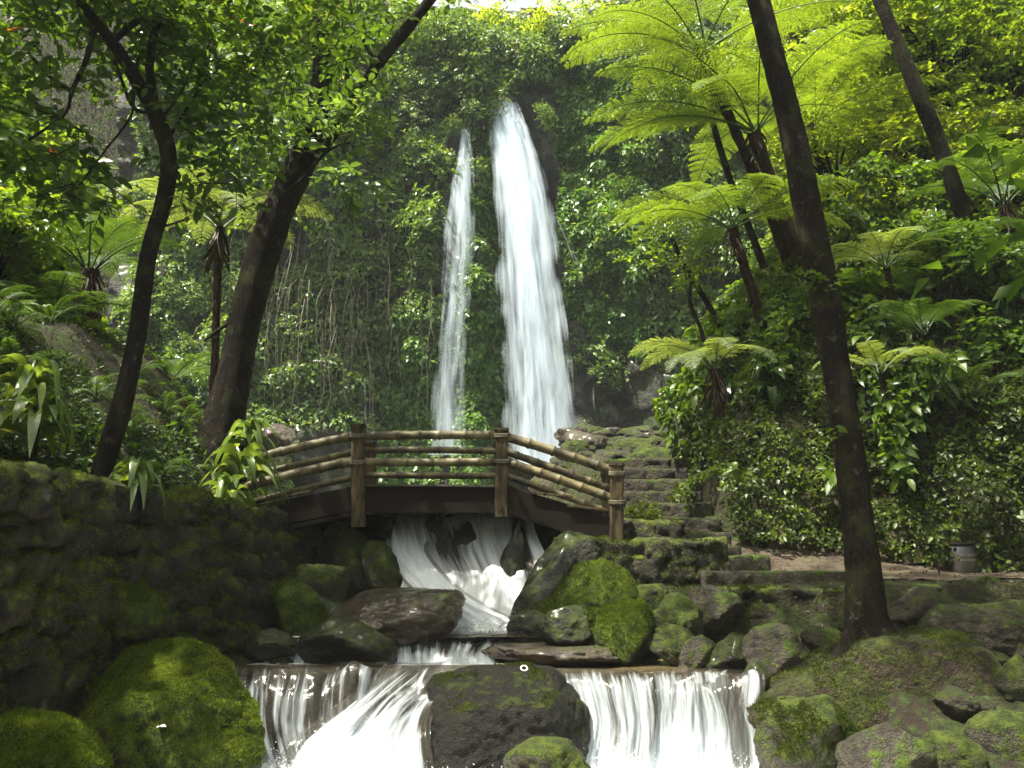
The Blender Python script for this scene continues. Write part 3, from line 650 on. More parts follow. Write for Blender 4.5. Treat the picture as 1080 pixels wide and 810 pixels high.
R('boulder', 'small boulder between the mound and the right bottom corner', 1000, 800, 70, 50, 7.4, M_ROCK_MO, 57, 5, .8)
R('boulder', 'dark mossy rock in the bottom right corner', 1062, 790, 80, 60, 7.6, M_ROCK_MO, 58, 5, .8)
R('boulder', 'big shaded boulder with a pale top at the right edge', 1042, 672, 124, 84, 9.2, M_ROCK_GR, 59, 6, .8, .8)
R('boulder', 'pale rounded boulder behind the leaning tree foot', 972, 640, 74, 36, 10.2, M_ROCK_GR, 60, 5, .8)
R('boulder', 'brown flat slab behind the leaning tree at path edge', 950, 622, 88, 24, 11.0, M_ROCK_GR, 61, 5, .8, .6)
R('rock', 'small pale stone on the mound right of the tree foot', 990, 672, 36, 22, 9.0, M_ROCK_GR, 62, 4)
R('rock', 'flat reddish stone on the path below the barrel', 1038, 612, 34, 12, 11.6, M_ROCK_GR, 63, 4)
R('boulder', 'mossy bank rock behind right edge of the middle falls', 590, 570, 66, 56, 12.6, M_ROCK_MO, 64, 5, .9, tilt=.3)
R('rock', 'round stone just above right end of the boulder row', 862, 672, 44, 22, 9.6, M_ROCK_GR, 65, 4)
R('rock', 'half buried stone right of the mound by the picture edge', 1073, 715, 40, 44, 8.3, M_ROCK_MO, 66, 4)
R('rock', 'wet stone breaking the water lip at far left of the front cascade', 302, 716, 44, 26, 9.05, M_ROCK_BW, 91, 4, .8, group='humps under the front cascade')
R('rock', 'wet stone breaking the water lip just right of the dark front boulder', 652, 722, 52, 28, 9.02, M_ROCK_BW, 92, 4, .8, group='humps under the front cascade')
R('rock', 'small dark stone at the water lip near the grey capped boulder', 800, 712, 30, 24, 9.0, M_ROCK_DK, 93, 4, .8, group='humps under the front cascade')
# dark rock ribs standing in the middle falls and under the front cascade
R('rock', 'narrow black rock rib parting the right side of the middle falls', 541, 590, 28, 84, 11.62, M_ROCK_DK, 70, 5, .9, tilt=-.12, group='ribs in the falls')
R('rock', 'dark brown wet rock hump showing through the left of the middle falls', 466, 580, 60, 60, 12.1, M_ROCK_BW, 71, 5, .9, group='ribs in the falls')
R('rock', 'grey rock rib behind the centre of the middle falls', 497, 600, 50, 90, 12.0, M_ROCK_DK, 72, 5, .9, group='ribs in the falls')
R('rock', 'brown rock hump under the left front cascade', 375, 738, 70, 50, 9.0, M_ROCK_BW, 73, 5, .8, group='humps under the front cascade')
R('rock', 'rounded rock hump under the right front cascade', 726, 748, 84, 70, 9.0, M_ROCK_BW, 74, 5, .8, group='humps under the front cascade')
R('rock', 'narrow rock hump near the right end of the front cascade', 785, 736, 34, 50, 8.98, M_ROCK_BW, 75, 4, .8, group='humps under the front cascade')
R('rock', 'brown rock by the side cascade at foot of left wall', 285, 680, 50, 26, 10.1, M_ROCK_DK, 76, 5, .8)

# rubble slope beyond the bridge
protos = []
for k in range(6):
    V, F = rock_geo((1, .9, .75), 200+k, 4, 10, 24, .13)
    protos.append((mk('slope_rock', V, F, [M_ROCK_GR, M_ROCK_GR, M_ROCK_MO, M_ROCK_BW][k % 4]), k))
rng = np.random.default_rng(5); used = set(); cnt = 0
for _ in range(2500):
    if cnt >= 190: break
    y = 13.2+19*rng.random()**.8; x = rng.uniform(-6 if y > 16 else -.5, 7)
    if poly_d(RW, np.array(x), np.array(y)) > -.2 or -poly_d(LW, np.array(x), np.array(y)) > .4: continue
    xr = np.interp(y, [12.5, 15, 20, 28, 33], [.55, .5, .7, 1.0, 1.2])
    if x < xr-.2 and rng.random() < .75: continue
    if 2.2 < x < 4.0 and 13 < y < 17.5: continue
    s = float(np.clip(rng.lognormal(-1.0, .45), .18, 1.2))*(.7+.02*y)
    p = (x, y, float(hgt(x, y))+s*.12)
    o, k = protos[int(rng.integers(6))]
    t = o if k not in used else o.copy()
    if k in used: COL.objects.link(t)
    used.add(k); cnt += 1
    t.location = p; t.scale = (s, s*rng.uniform(.8, 1.2), s*rng.uniform(.6, 1)); t.rotation_euler = (rng.uniform(-.3, .3), rng.uniform(-.3, .3), rng.uniform(0, 6.3))
    tag(t, 'grey brown stone lying among the rubble slope between bridge and waterfall', 'rock', 'stones on the rubble slope')
rng = np.random.default_rng(15); cnt = 0
while cnt < 70:
    if cnt < 52: x, y = rng.uniform(2.6, 7.0), rng.uniform(7.0, 11.0)
    else: x, y = rng.uniform(-3.2, -2.2), rng.uniform(8.8, 11.5)
    z = float(hgt(x, y)); u, v = proj(np.array([x, y, z]))
    if u > 1120 or v > 830: continue
    s = float(np.clip(rng.lognormal(-1.9, .5), .07, .42)); o, k = protos[int(rng.integers(6))]
    t = o if k not in used else o.copy()
    if k in used: COL.objects.link(t)
    used.add(k); cnt += 1
    t.location = (x, y, z+s*.12); t.scale = (s, s*rng.uniform(.7, 1.2), s*rng.uniform(.5, 1)); t.rotation_euler = (rng.uniform(-.4, .4), rng.uniform(-.4, .4), rng.uniform(0, 6.3))
    tag(t, 'small stone lying between the boulders on the bank', 'rock', 'small stones between the bank boulders')
for o, k in protos:
    if k not in used: bpy.data.objects.remove(o)
R('boulder', 'black boulder on the skyline of the rubble at foot of the tall waterfall', 607, 472, 20, 12, 27, M_ROCK_DK, 80, 4)
R('boulder', 'large mossy topped block under the cliff right of the rubble', 712, 445, 34, 32, 24, M_ROCK_MO, 81, 4)
R('boulder', 'long weathered boulder in the rubble right of the last bridge post', 686, 500, 60, 26, 17, M_ROCK_GR, 82, 5)
R('boulder', 'brown stone beyond the left handrail', 292, 462, 40, 26, 16.5, M_ROCK_BW, 83, 5)
R('boulder', 'pale stone half hidden by the lower left handrail', 300, 492, 30, 18, 15, M_ROCK_GR, 84, 4)

# ------------------------------------------------------------------ masonry
def wall(name, label, A, B, z0, z1, thick, mat, cell=(.34, .24), bulge=.13, seed=1, n=(None, None), batter=.12, cat='stone wall', cap=.0, rag=.06):
    """rough stone wall from A to B (xy); stones bulge from its face"""
    A = np.array(A, float); B = np.array(B, float); L = np.linalg.norm(B-A); d = (B-A)/L; nrm = np.array([-d[1], d[0]])
    H = z1-z0; st = .045 if L*H < 12 else .055
    prof = np.concatenate([np.stack([np.zeros(int(H/st)), np.linspace(0, H, int(H/st))], 1),
                           np.stack([np.linspace(0.02, thick, max(int(thick/st), 3)), np.full(max(int(thick/st), 3), H)], 1),
                           np.stack([np.full(6, thick), np.linspace(H-.05, 0, 6)], 1)])
    us = np.arange(0, L+st, st); U, K = np.meshgrid(us, np.arange(len(prof)), indexing='ij')
    dep, zz = prof[K, 0], prof[K, 1]; s = zz+dep
    f1, e, idd = worley(np.stack([U/cell[0]+.5*(np.floor(s/cell[1]) % 2), s/cell[1]], -1)+.3*fbm(np.stack([U, s, 0*U], -1), seed, 2, 2)[..., None], seed)
    q = np.stack([U, s, 0*U], -1)
    b = bulge*(smooth(0, .17, e)*(.45+idd))+bulge*.5*fbm(q, seed+1, 4, 2.2)+bulge*.45*fbm(q, seed+2, 4, 9)
    out = np.where(dep < thick*.98, b, 0)
    front = (dep < .001); fr = np.where(front, 1, 0)
    batt = batter*(H-zz)/max(H, .1)*fr
    X = A[0]+d[0]*U+nrm[0]*(out*fr+batt-dep); Y = A[1]+d[1]*U+nrm[1]*(out*fr+batt-dep)
    ragn = rag*fbm(np.stack([U, 0*U, 0*U], -1), seed+6, 3, 2.2)
    Z = z0+zz+np.where(front, 0, out*.6)+ragn*(zz/H)
    V = np.stack([X, Y, Z], -1).reshape(-1, 3); F = grid_faces(len(us), len(prof))[:, ::-1]
    nv = len(prof); e0 = np.arange(nv); e1 = (len(us)-1)*nv+np.arange(nv)
    # close the ends with fans
    V = np.vstack([V, V[e0].mean(0), V[e1].mean(0)]); c0, c1 = len(V)-2, len(V)-1
    T1 = np.stack([np.full(nv-1, c0), e0[1:], e0[:-1]], 1); T2 = np.stack([np.full(nv-1, c1), e1[:-1], e1[1:]], 1)
    o = mk(name, V, [F, T1, T2], mat); tag(o, label, cat)
    return o, V, F
def quad_moss(o, V, F, mat, n, L, name='moss', thr=.35, seed=1, up=-.3):
    T = np.concatenate([F[:, [0, 1, 2]], F[:, [0, 2, 3]]]); rng = np.random.default_rng(seed)
    a, b, c = V[T[:, 0]], V[T[:, 1]], V[T[:, 2]]; nr = np.cross(b-a, c-a); ar = np.linalg.norm(nr, axis=1)/2; nr = norm(nr)
    w = ar*(fbm((a+b+c)/3, seed+3, 4, 1.6)*.5+.5 > thr)*np.clip(nr[:, 2]-up, .02, 1); w /= w.sum(); k = rng.choice(len(T), n, p=w)
    r1, r2 = rng.random((2, n, 1)); r1 = np.sqrt(r1); p = a[k]*(1-r1)+b[k]*r1*(1-r2)+c[k]*r1*r2
    d = norm(nr[k]+.7*rng.normal(size=(n, 3))+np.array([0, 0, -.25])); A = Acc()
    hue = np.clip(.45+.45*fbm(p, seed+5, 3, 1.5)+.25*rng.normal(size=n), 0, 1)
    leaves(A, p, d, rdir(n, rng), L*rng.uniform(.5, 1.4, n), L*.5, T_SIMPLE, hue)
    m = A.mesh(name, mat, o); m['kind'] = 'stuff'; return m
o, V, F = wall('stone_wall', 'tall old retaining wall thick with moss along the left bank', (-3.05, 11.3), (-4.05, 7.9), -1.35, .62, .5, M_WALL, (.42, .29), .17, seed=3)
quad_moss(o, V, F, L_WMOSS, 30000, .028, 'moss', .53, 3)
o, V, F = wall('stone_wall', 'nearer stretch of mossy retaining wall at the left picture edge', (-3.72, 8.35), (-4.6, 5.2), -1.7, .66, .5, M_WALL, (.42, .29), .16, seed=5)
quad_moss(o, V, F, L_WMOSS, 26000, .026, 'moss', .53, 5)
o, V, F = wall('bridge_abutment', 'dark stone pier carrying left end of the bridge', (-2.62, 12.6), (-3.1, 11.25), -1.2, .28, .6, M_WALL, seed=7, cat='bridge pier')
# facing walls on the right: normal must point to the camera -> A right, B left
o, V, F = wall('stone_wall', 'dark upper block wall directly under the right end of the bridge', P(722, 560, 12.3)[:2], P(640, 560, 12.1)[:2], -.2, .52, .5, M_WALL, (.4, .25), .06, 11, batter=.03, rag=.03)
o, V, F = wall('stone_wall', 'long dark terrace wall with a pale top edge below the bridge end', P(768, 590, 11.5)[:2], P(588, 590, 11.3)[:2], -1.0, .23, .9, M_WALL, (.36, .25), .07, 13, batter=.03, rag=.03)
quad_moss(o, V, F, L_DMOSS, 16000, .025, 'moss', .5, 6)
o, V, F = wall('stone_wall', 'low terrace kerb running towards the leaning tree', P(900, 615, 11.6)[:2], P(748, 615, 11.2)[:2], -.6, -.17, .7, M_STEP, (.55, .3), .025, 15, batter=.02, rag=.03)
o, V, F = wall('stone_wall', 'lowest terrace wall behind the pool edge boulders', P(905, 640, 11.0)[:2], P(768, 640, 10.75)[:2], -1.1, -.38, .7, M_WALL, (.45, .28), .07, 17, batter=.03, rag=.03)
quad_moss(o, V, F, L_DMOSS, 9000, .025, 'moss', .5, 7)
# steps climbing beside the gully
st = empty('stone_steps', P(735, 570, 13.6), 'flight of worn stone steps climbing beside the rubble under the green bank', 'steps')
for k in range(8):
    Y = 13.1+k*.5; z = .12+k*.25; w = wall('step', None, (3.45-.02*k+.03*math.sin(k*3), Y), (2.35-.08*k, Y+.04), z-.45, z+.05, .55, M_STEP, (.5, .3), .03, 30+k, batter=.0, rag=.03)[0]
    w.parent = st; w.location = -Vector(st.location); del w['category']
o, V, F = wall('stone_step', 'single broad step at the bottom of the flight beside the dark wall', P(812, 595, 12.6)[:2], P(764, 595, 12.4)[:2], -.5, .03, .6, M_STEP, (.5, .3), .03, 50, batter=0, cat='step')

# ------------------------------------------------------------------ bamboo bridge
def bamboo_mat():
    m, t, n, l = nt('bamboo')
    tc = N(n, 'ShaderNodeTexCoord'); n1 = noise(n, l, tc.outputs['Object'], 6, 5, .6); n2 = noise(n, l, tc.outputs['Object'], 60, 3, .6)
    at = N(n, 'ShaderNodeAttribute', attribute_name='rnd')
    r = ramp(n, [(.40, (.022, .017, .006)), (.5, (.075, .062, .022)), (.62, (.155, .13, .052))]); l.new(math_(n, l, 'ADD', math_(n, l, 'MULTIPLY', n1.outputs[0], .75), math_(n, l, 'MULTIPLY', n2.outputs[0], .25)), r.inputs[0])
    col = mixc(n, l, at.outputs['Fac'], r.outputs[0], (.035, .022, .012))
    p = N(n, 'ShaderNodeBsdfPrincipled'); l.new(col, p.inputs['Base Color']); p.inputs['Roughness'].default_value = .6
    b = N(n, 'ShaderNodeBump'); b.inputs['Strength'].default_value = .3; b.inputs['Distance'].default_value = .01; l.new(n2.outputs[0], b.inputs['Height']); l.new(b.outputs[0], p.inputs['Normal'])
    o = N(n, 'ShaderNodeOutputMaterial'); l.new(p.outputs[0], o.inputs[0]); return m
M_BAM = bamboo_mat()
M_WOOD = plain('weathered_dark_timber', (.003, .0024, .0015), .95, (.017, .012, .008), 10, .5, (3, 3, 12), spec=.15)
M_POST = plain('damp_post_timber', (.016, .012, .006), .85, (.07, .053, .026), 9, .6, (2, 2, .5), spec=.2)
YN, YF = 11.5, 12.95
org = P(455, 545, 12.2)
BR = empty('bamboo_bridge', org, 'small arched footbridge with bamboo handrails crossing the stream', 'bridge')
BO = np.array(org)
def loc(p): return np.asarray(p)-BO
def culm(a, b, r, seed, name='rail'):
    a, b = np.array(a), np.array(b); L = np.linalg.norm(b-a); rng = np.random.default_rng(seed)
    nodes = []; t = rng.uniform(.05, .3)
    while t < L-.03: nodes.append(t); t += rng.uniform(.26, .36)
    T = [0.]; Rr = [r]; C = [.6]
    for q in nodes:
        for dt, k, c in ((-.03, 1.0, 0), (-.012, 1.12, .5), (0, 1.17, .95), (.012, 1.1, .4), (.03, .97, 0)):
            if 0 < q+dt < L: T.append(q+dt); Rr.append(r*k); C.append(c)
    T.append(L); Rr.append(r); C.append(.6)
    T = np.array(T); Rr = np.array(Rr); D = (b-a)/L; sag = rng.normal()*.012
    Cn = a[None]+D[None]*T[:, None]; Cn[:, 2] += sag*np.sin(np.pi*T/L)
    s = norm(np.cross(D, [0, 0, 1.])); u = np.cross(s, D); n = 14; th = np.linspace(0, 2*np.pi, n, endpoint=False)
    V = Cn[None]+(np.cos(th)[:, None, None]*s+np.sin(th)[:, None, None]*u)*Rr[None, :, None]
    V = V.reshape(-1, 3); m = len(T)
    V = np.vstack([V, Cn[0], Cn[-1]]); c0 = n*m; k = np.arange(n); k2 = (k+1) % n
    F2 = np.concatenate([np.stack([np.full(n, c0), k2*m, k*m], 1), np.stack([np.full(n, c0+1), k*m+m-1, k2*m+m-1], 1)])
    rn = np.concatenate([np.tile(C, n), [.9, .9]])
    return mk(name, loc(V), [grid_faces(n, m, True), F2], M_BAM, BR, {'rnd': rn})
def box(a, b, sx, sy, mat, name, parent=BR, ragged=.004, seed=0, up=None):
    """beam from a to b with cross-section sx (horizontal) x sy (vertical)"""
    a, b = np.array(a, float), np.array(b, float); L = np.linalg.norm(b-a); D = (b-a)/L
    upv = np.array([0, 0, 1.]) if abs(D[2]) < .9 else np.array([0, 1., 0])
    s = norm(np.cross(D, upv)); u = np.cross(s, D); n = max(int(L/.08), 3); T = np.linspace(0, L, n)
    c = .12*min(sx, sy); pr = [(-sx/2+c, -sy/2), (sx/2-c, -sy/2), (sx/2, -sy/2+c), (sx/2, sy/2-c), (sx/2-c, sy/2), (-sx/2+c, sy/2), (-sx/2, sy/2-c), (-sx/2, -sy/2+c)]
    V = np.array([[a+D*t+s*x+u*y for t in T] for x, y in pr]); V = V+ragged*np.stack([fbm(V, seed+i, 3, 4) for i in range(3)], -1)
    V = V.reshape(-1, 3); m = len(T); V = np.vstack([V, a, b]); k = np.arange(8); k2 = (k+1) % 8
    F2 = np.concatenate([np.stack([np.full(8, 8*m), k2*m, k*m], 1), np.stack([np.full(8, 8*m+1), k*m+m-1, k2*m+m-1], 1)])
    return mk(name, loc(V) if parent is BR else V, [grid_faces(8, m, True), F2], mat, parent, None, False)
def n_(px, py): return P(px, py, YN)
def f_(px, py): return P(px, py, YF)
sd_ = 100
for (a, b, r) in [((376, 460), (529, 459), .054), ((252, 488), (382, 458), .054), ((528, 459), (656, 500), .058),
                  ((376, 487), (529, 487), .050), ((250, 516), (382, 485), .056), ((528, 485), (660, 531), .056)]:
    culm(n_(*a), n_(*b), r*1.12, sd_); sd_ += 1
for (a, b, r) in [((385, 475), (532, 476), .052), ((268, 500), (388, 473), .050), ((528, 474), (644, 515), .058),
                  ((385, 501), (532, 502), .050), ((268, 529), (388, 500), .050), ((528, 500), (644, 541), .052)]:
    culm(f_(*a), f_(*b), r, sd_); sd_ += 1
for k, (x, y0, y1, Y, w) in enumerate([(378, 449, 556, YN-.02, .175), (529, 453, 545, YN-.02, .165), (650, 490, 578, YN-.02, .18),
                                      
                                      (391, 468, 540, YF+.03, .15), (526, 468, 540, YF+.03, .15), (640, 500, 560, YF+.03, .16)]):
    p = box(P(x, y1, Y), P(x, y0, Y), w, w*.85, M_POST, 'post', seed=k, ragged=.012)
    cp = box(P(x, y0+1.5, Y), P(x, y0-1.0, Y), w+.03, w*.85+.03, M_POST, 'post_cap', seed=k+30); cp.parent = p
for k, (x, ys) in enumerate([(378, (459, 487)), (529, (459, 486)), (650, (499, 529))]):
    for y in ys:
        c = P(x, y, YN); ww = .098 if k != 2 else .102
        ang_ = np.linspace(0, 2*np.pi, 33); rw, rd = ww, ww*.86
        for q in (-.018, .0, .018):
            pts_ = np.stack([c[0]+rw*np.sign(np.cos(ang_))*np.abs(np.cos(ang_))**.35, YN-.02+rd*np.sign(np.sin(ang_))*np.abs(np.sin(ang_))**.35, c[2]+q+.02*np.sin(ang_)], -1)
            V, F = tube(pts_[::2], [.010]*17, 6, 0, 0, 2)
            if q == -.018: A = Acc()
            A.add(V-BO, F)
        A.mesh('lashing', M_ROOT, BR)
# timber side beams (three straight runs each side) and slats
for Y, off in ((YN, 0), (YF, 0)):
    k = 1 if Y == YN else (YN/YF)
    def q(px, py):                                    # same world height on the far side
        a = P(px, py, YN); return np.array([a[0], Y, a[2]])
    box(q(370, 525), q(540, 526), .07, .33, M_WOOD, 'side_beam', seed=3)
    box(q(256, 549), q(384, 524), .07, .33, M_WOOD, 'side_beam', seed=4)
    box(q(528, 524), q(650, 562), .07, .34, M_WOOD, 'side_beam', seed=5)
    if Y == YN:
        box(q(366, 512)-[0, .055, 0], q(535, 513)-[0, .055, 0], .05, .03, M_ROCK_GR, 'kick_board', seed=6)
        box(q(384, 540)-[0, .05, 0], q(538, 540)-[0, .05, 0], .04, .045, M_WOOD, 'bearer', seed=7)
        box(q(262, 565)-[0, .05, 0], q(384, 541)-[0, .05, 0], .04, .05, M_WOOD, 'bearer', seed=8)
        box(q(530, 538)-[0, .05, 0], q(648, 578)-[0, .05, 0], .04, .05, M_WOOD, 'bearer', seed=9)
        for (a, b) in (((298, 525), (330, 518)), ((560, 520), (604, 524)), ((598, 534), (640, 538)), ((270, 534), (300, 531))):
            box(q(*a)-[0, .05, 0], q(*b)-[0, .05, 0], .06, .03, M_POST, 'plank', seed=10)
deckp = [(262, 538), (382, 512), (531, 513), (648, 551)]
dp = np.array([P(x, y+2, YN) for x, y in deckp]); seg = np.concatenate([[0], np.cumsum(np.linalg.norm(np.diff(dp, axis=0), axis=1))])
t = 0.05; k = 0
while t < seg[-1]-.1:
    c = np.array([np.interp(t, seg, dp[:, j]) for j in range(3)]); c2 = np.array([np.interp(t+.13, seg, dp[:, j]) for j in range(3)])
    m = (c+c2)/2; box((m[0], YN+.04, m[2]), (m[0], YF-.04, m[2]), .147, .03, M_WOOD, 'deck_plank', seed=k+60); t += .15; k += 1

# ------------------------------------------------------------------ barrel
pb = ground_at(1014, 603, 11, 16)
if pb is None: pb = P(1014, 604, 13)
BY = pb[1]; s_ = BY/FPX
M_PLAST = plain('grey_plastic', (.010, .013, .017), .6, (.020, .025, .031), 5, .1)
M_PLASB = plain('dirty_plastic', (.012, .011, .007), .75, (.024, .022, .014), 6, .2)
M_MARK = plain('faded_white_lettering', (.10, .10, .07), .8, (.17, .17, .13), 30, .1)
def lathe(prof, n=28):
    pr = np.array(prof); th = np.linspace(0, 2*np.pi, n, endpoint=False)
    V = np.stack([np.cos(th)[:, None]*pr[None, :, 0], np.sin(th)[:, None]*pr[None, :, 0], 0*th[:, None]+pr[None, :, 1]], -1).reshape(-1, 3)
    return V, grid_faces(n, len(pr), True)
H = 34*s_; RB = 15.5*s_
BA = empty('litter_barrel', (pb[0], pb[1], P(1014, 606, BY)[2]-.02), 'dark plastic litter barrel with grey blue upper part standing on path against green bank', 'barrel')
V, F = lathe([(0, 0), (RB*.98, 0), (RB, H*.04), (RB*1.03, H*.2), (RB*1.04, H*.35), (RB*1.0, H*.5), (RB*.985, H*.64)]); mk('body', V, F, M_PLASB, BA)
V, F = lathe([(RB*.99, H*.635), (RB*.95, H*.75), (RB*.88, H*.92), (RB*.86, H*.93), (RB*.82, H*.93)]); mk('shoulder', V, F, M_PLAST, BA)
V, F = lathe([(RB*.93, H*.90), (RB*.95, H*.91), (RB*.95, H*.98), (RB*.9, H*1.0), (RB*.2, H*1.01), (0, H*1.01)]); lid = mk('lid', V, F, M_WOOD, BA)
V, F = lathe([(0, -.012), (RB*.12, -.012), (RB*.12, .012), (0, .012)], 14)
b_ = mk('opening', V@np.array([[1, 0, 0], [0, 0, 1], [0, -1, 0]]), F, M_WOOD, BA); b_.location = (-RB*.62, -RB*.70, H*.80)
A = Acc()
rngm = np.random.default_rng(3)
for row in (.58, .44):
    a = -2.05
    while a < -.95:
        w = rngm.uniform(.06, .11); hh = H*.07
        for part in range(3):
            a0 = a+w*part/3; rr = RB*1.06
            z0, z1 = (H*row, H*row+hh) if part != 1 else (H*row+hh*(.4 if rngm.random() < .5 else 0), H*row+hh*(1 if rngm.random() < .5 else .6))
            q = [[rr*math.cos(x), rr*math.sin(x), z] for x, z in ((a0, z0), (a0+w*.25, z0), (a0+w*.25, z1), (a0, z1))]
            A.add(np.array(q), np.array([[0, 1, 2, 3]]))
        a += w+.05
A.mesh('lettering', M_MARK, BA, False)

# ------------------------------------------------------------------ trees in the foreground
def px_tube(lst, n=14, bark=.18, seed=0, sub=8, flute=0.):
    pts = [P(a, b, c) for a, b, c, r in lst]; rad = [r*.76*c/FPX for a, b, c, r in lst]
    return tube(pts, rad, n, bark, seed, sub, flute=flute)
def twig_leaves(A, cen, rad, n, L, tmpl, seed, wr=.5, flat=.6, droop=.15, hue=.5, twigs=None, per=9):
    """leaves in sprays: twigs radiate inside an ellipsoid, leaves alternate along each"""
    rng = np.random.default_rng(seed); cen = np.asarray(cen, float); rad = np.asarray(rad, float)
    k = max(n//per, 1); b = cen+rdir(k, rng)*rng.random((k, 1))**.33*rad
    d = norm(rng.normal(size=(k, 3))*np.array([1, 1, .45])+np.array([0, 0, -.1])); tl = L*rng.uniform(2.2, 4.0, k)
    j = np.arange(per)/per; pos = b[:, None]+d[:, None]*(tl[:, None]*j[None])[..., None]; pos[..., 2] -= (tl[:, None]*.25*j[None]**2)
    side = norm(np.cross(d, [0, 0, 1.])); sg = np.where(np.arange(per) % 2 == 0, 1, -1)
    ld = norm(d[:, None]*.6+side[:, None]*sg[None, :, None]*.9+rng.normal(size=(k, per, 3))*.3)
    nn = norm(np.array([0, 0, 1.])+rng.normal(size=(k, per, 3))*flat)
    LL = L*rng.uniform(.6, 1.15, (k, per))
    h = np.clip(hue+.18*rng.normal(size=(k, 1))+.16*rng.normal(size=(k, per)), 0, 1)
    leaves(A, pos.reshape(-1, 3), ld.reshape(-1, 3), nn.reshape(-1, 3), LL.ravel(), LL.ravel()*wr, tmpl, h.ravel(), droop)
    if twigs is not None:
        for q in range(0, k, 2):
            V, F = tube([b[q], b[q]+d[q]*tl[q]*.5-[0, 0, tl[q]*.06], b[q]+d[q]*tl[q]-[0, 0, tl[q]*.25]], [.008, .006, .003], 4, 0, 0, 2); twigs.add(V, F)
    return b

# A: slim forked tree, left
TA = empty('forked_tree', P(100, 530, 8.7), 'slim dark tree with forked crown leaning right from left wall top', 'tree')
OA = np.array(TA.location)
T_ = Acc()
for i, l in enumerate([[(92, 552, 8.75, 17), (100, 520, 8.7, 15), (128, 430, 8.8, 13.5), (146, 345, 9, 12.5), (156, 270, 9.1, 12), (173, 212, 9.2, 12.5), (178, 165, 9.2, 12), (164, 120, 9.1, 12), (148, 92, 9.0, 11), (122, 50, 8.8, 9), (80, -5, 8.5, 7), (50, -60, 8.3, 5)],
                       [(168, 130, 9.1, 8), (158, 80, 9.1, 6.5), (162, 40, 9.1, 6), (176, -5, 9.1, 6), (190, -60, 9, 4)],
                       [(120, 42, 8.8, 6), (142, 24, 8.9, 5), (160, 14, 9, 4.5), (185, -10, 9.1, 3)],
                       [(160, 118, 9.1, 3), (140, 112, 9, 3), (120, 60, 8.9, 2.5)],
                       [(100, 20, 8.6, 5), (92, 60, 8.5, 4), (76, 95, 8.4, 3.2), (68, 120, 8.3, 2.6), (30, 148, 8.2, 1.8)],
                       [(76, 95, 8.4, 2.2), (50, 80, 8.3, 1.5), (30, 55, 8.2, 1.2)],
                       [(146, 62, 9.0, 3), (141, 90, 8.8, 2.5), (138, 122, 8.7, 2), (110, 160, 8.6, 1.4), (80, 200, 8.5, 1)],
                       [(158, 240, 9.15, 2.5), (175, 238, 9.3, 1.8), (200, 230, 9.5, 1)],
                       [(176, 150, 9.2, 2.5), (200, 110, 9.4, 1.8), (232, 70, 9.6, 1.2)],
                       [(168, 125, 9.1, 2), (190, 100, 8.8, 1.6), (205, 60, 8.6, 1.2)]]):
    V, F = px_tube(l, 14 if i < 2 else 8, .14, 60+i, 7); T_.add(V-OA, F)
T_.mesh('trunk', M_BARK, TA)
A_ = Acc(); W_ = Acc()
for i, (x, y, Y, rx, rz, n) in enumerate([(60, -10, 8.6, 1.0, .45, 700), (30, 60, 8.3, .6, .5, 380), (200, 30, 9.3, .9, .5, 600), (250, 80, 9.8, .8, .5, 480), (110, -40, 8.6, 1.2, .5, 700),
                                          (40, 150, 8.2, .55, .35, 220), (210, 110, 9.2, .5, .4, 200), (330, 20, 9.4, .8, .4, 420), (160, -90, 9, 1.6, .6, 900), (70, 190, 8.6, .5, .3, 150),
                                          (230, 190, 9.6, .5, .4, 170), (130, 30, 9.6, .6, .5, 240)]):
    twig_leaves(A_, P(x, y, Y)-OA, (rx*1.1, rx*1.3, rz*1.15), int(n*1.15), .17, T_NICE, 300+i, .52, .6, .12, .42, W_)
A_.mesh('crown', L_MID, TA)
A_ = Acc()
for i, (x, y, Y) in enumerate([(4, 140, 8.2), (30, 32, 8.4), (240, 18, 9.3), (362, 12, 9.4), (52, 150, 8.2)]):
    twig_leaves(A_, P(x, y, Y)-OA, (.09, .09, .07), 14, .09, T_NICE, 390+i, .5, .6, .1, .8)
A_.mesh('young_leaves', leaf_mat('red_young_leaf', (.12, .02, .008), (.32, .07, .02), (.45, .16, .04), .45, .4), TA)['label'] = 'few orange red young leaves'; W_.mesh('twigs', M_BARK, TA)['kind'] = 'stuff'

# B: big leaning tree
TB = empty('leaning_tree', P(240, 430, 12.3), 'thick dark trunk leaning right behind the bridge end with one long bare bough', 'tree')
OB = np.array(TB.location)
T_ = Acc()
for i, l in enumerate([[(226, 510, 12.3, 40), (233, 460, 12.3, 32), (240, 425, 12.3, 27), (252, 370, 12.3, 23), (268, 300, 12.3, 23), (288, 235, 12.3, 25), (318, 168, 12.3, 23), (334, 120, 12.3, 18), (340, 70, 12.4, 15), (336, 25, 12.5, 14), (330, -40, 12.6, 13)],
                       [(325, 165, 12.3, 15), (352, 138, 12.2, 11), (378, 100, 12.1, 9.5), (400, 66, 12.0, 9), (428, 32, 11.9, 8.5), (462, -10, 11.8, 7.5), (500, -50, 11.7, 6)],
                       [(300, 205, 12.3, 4), (318, 190, 12.0, 3), (345, 160, 11.8, 2), (370, 150, 11.7, 1.5)],
                       [(370, 112, 12.1, 4), (366, 70, 12.0, 3), (372, 30, 12, 2.5), (368, -10, 12, 2)],
                       [(400, 66, 12, 3), (385, 48, 12, 2), (378, 20, 12, 1.5)],
                       [(262, 330, 12.3, 5), (235, 345, 12.2, 3), (215, 360, 12.1, 2)]]):
    V, F = px_tube(l, 30 if i == 0 else 10, .18, 80+i, 8, .12 if i == 0 else 0); T_.add(V-OB, F)
T_.mesh('trunk', M_BARK2, TB)
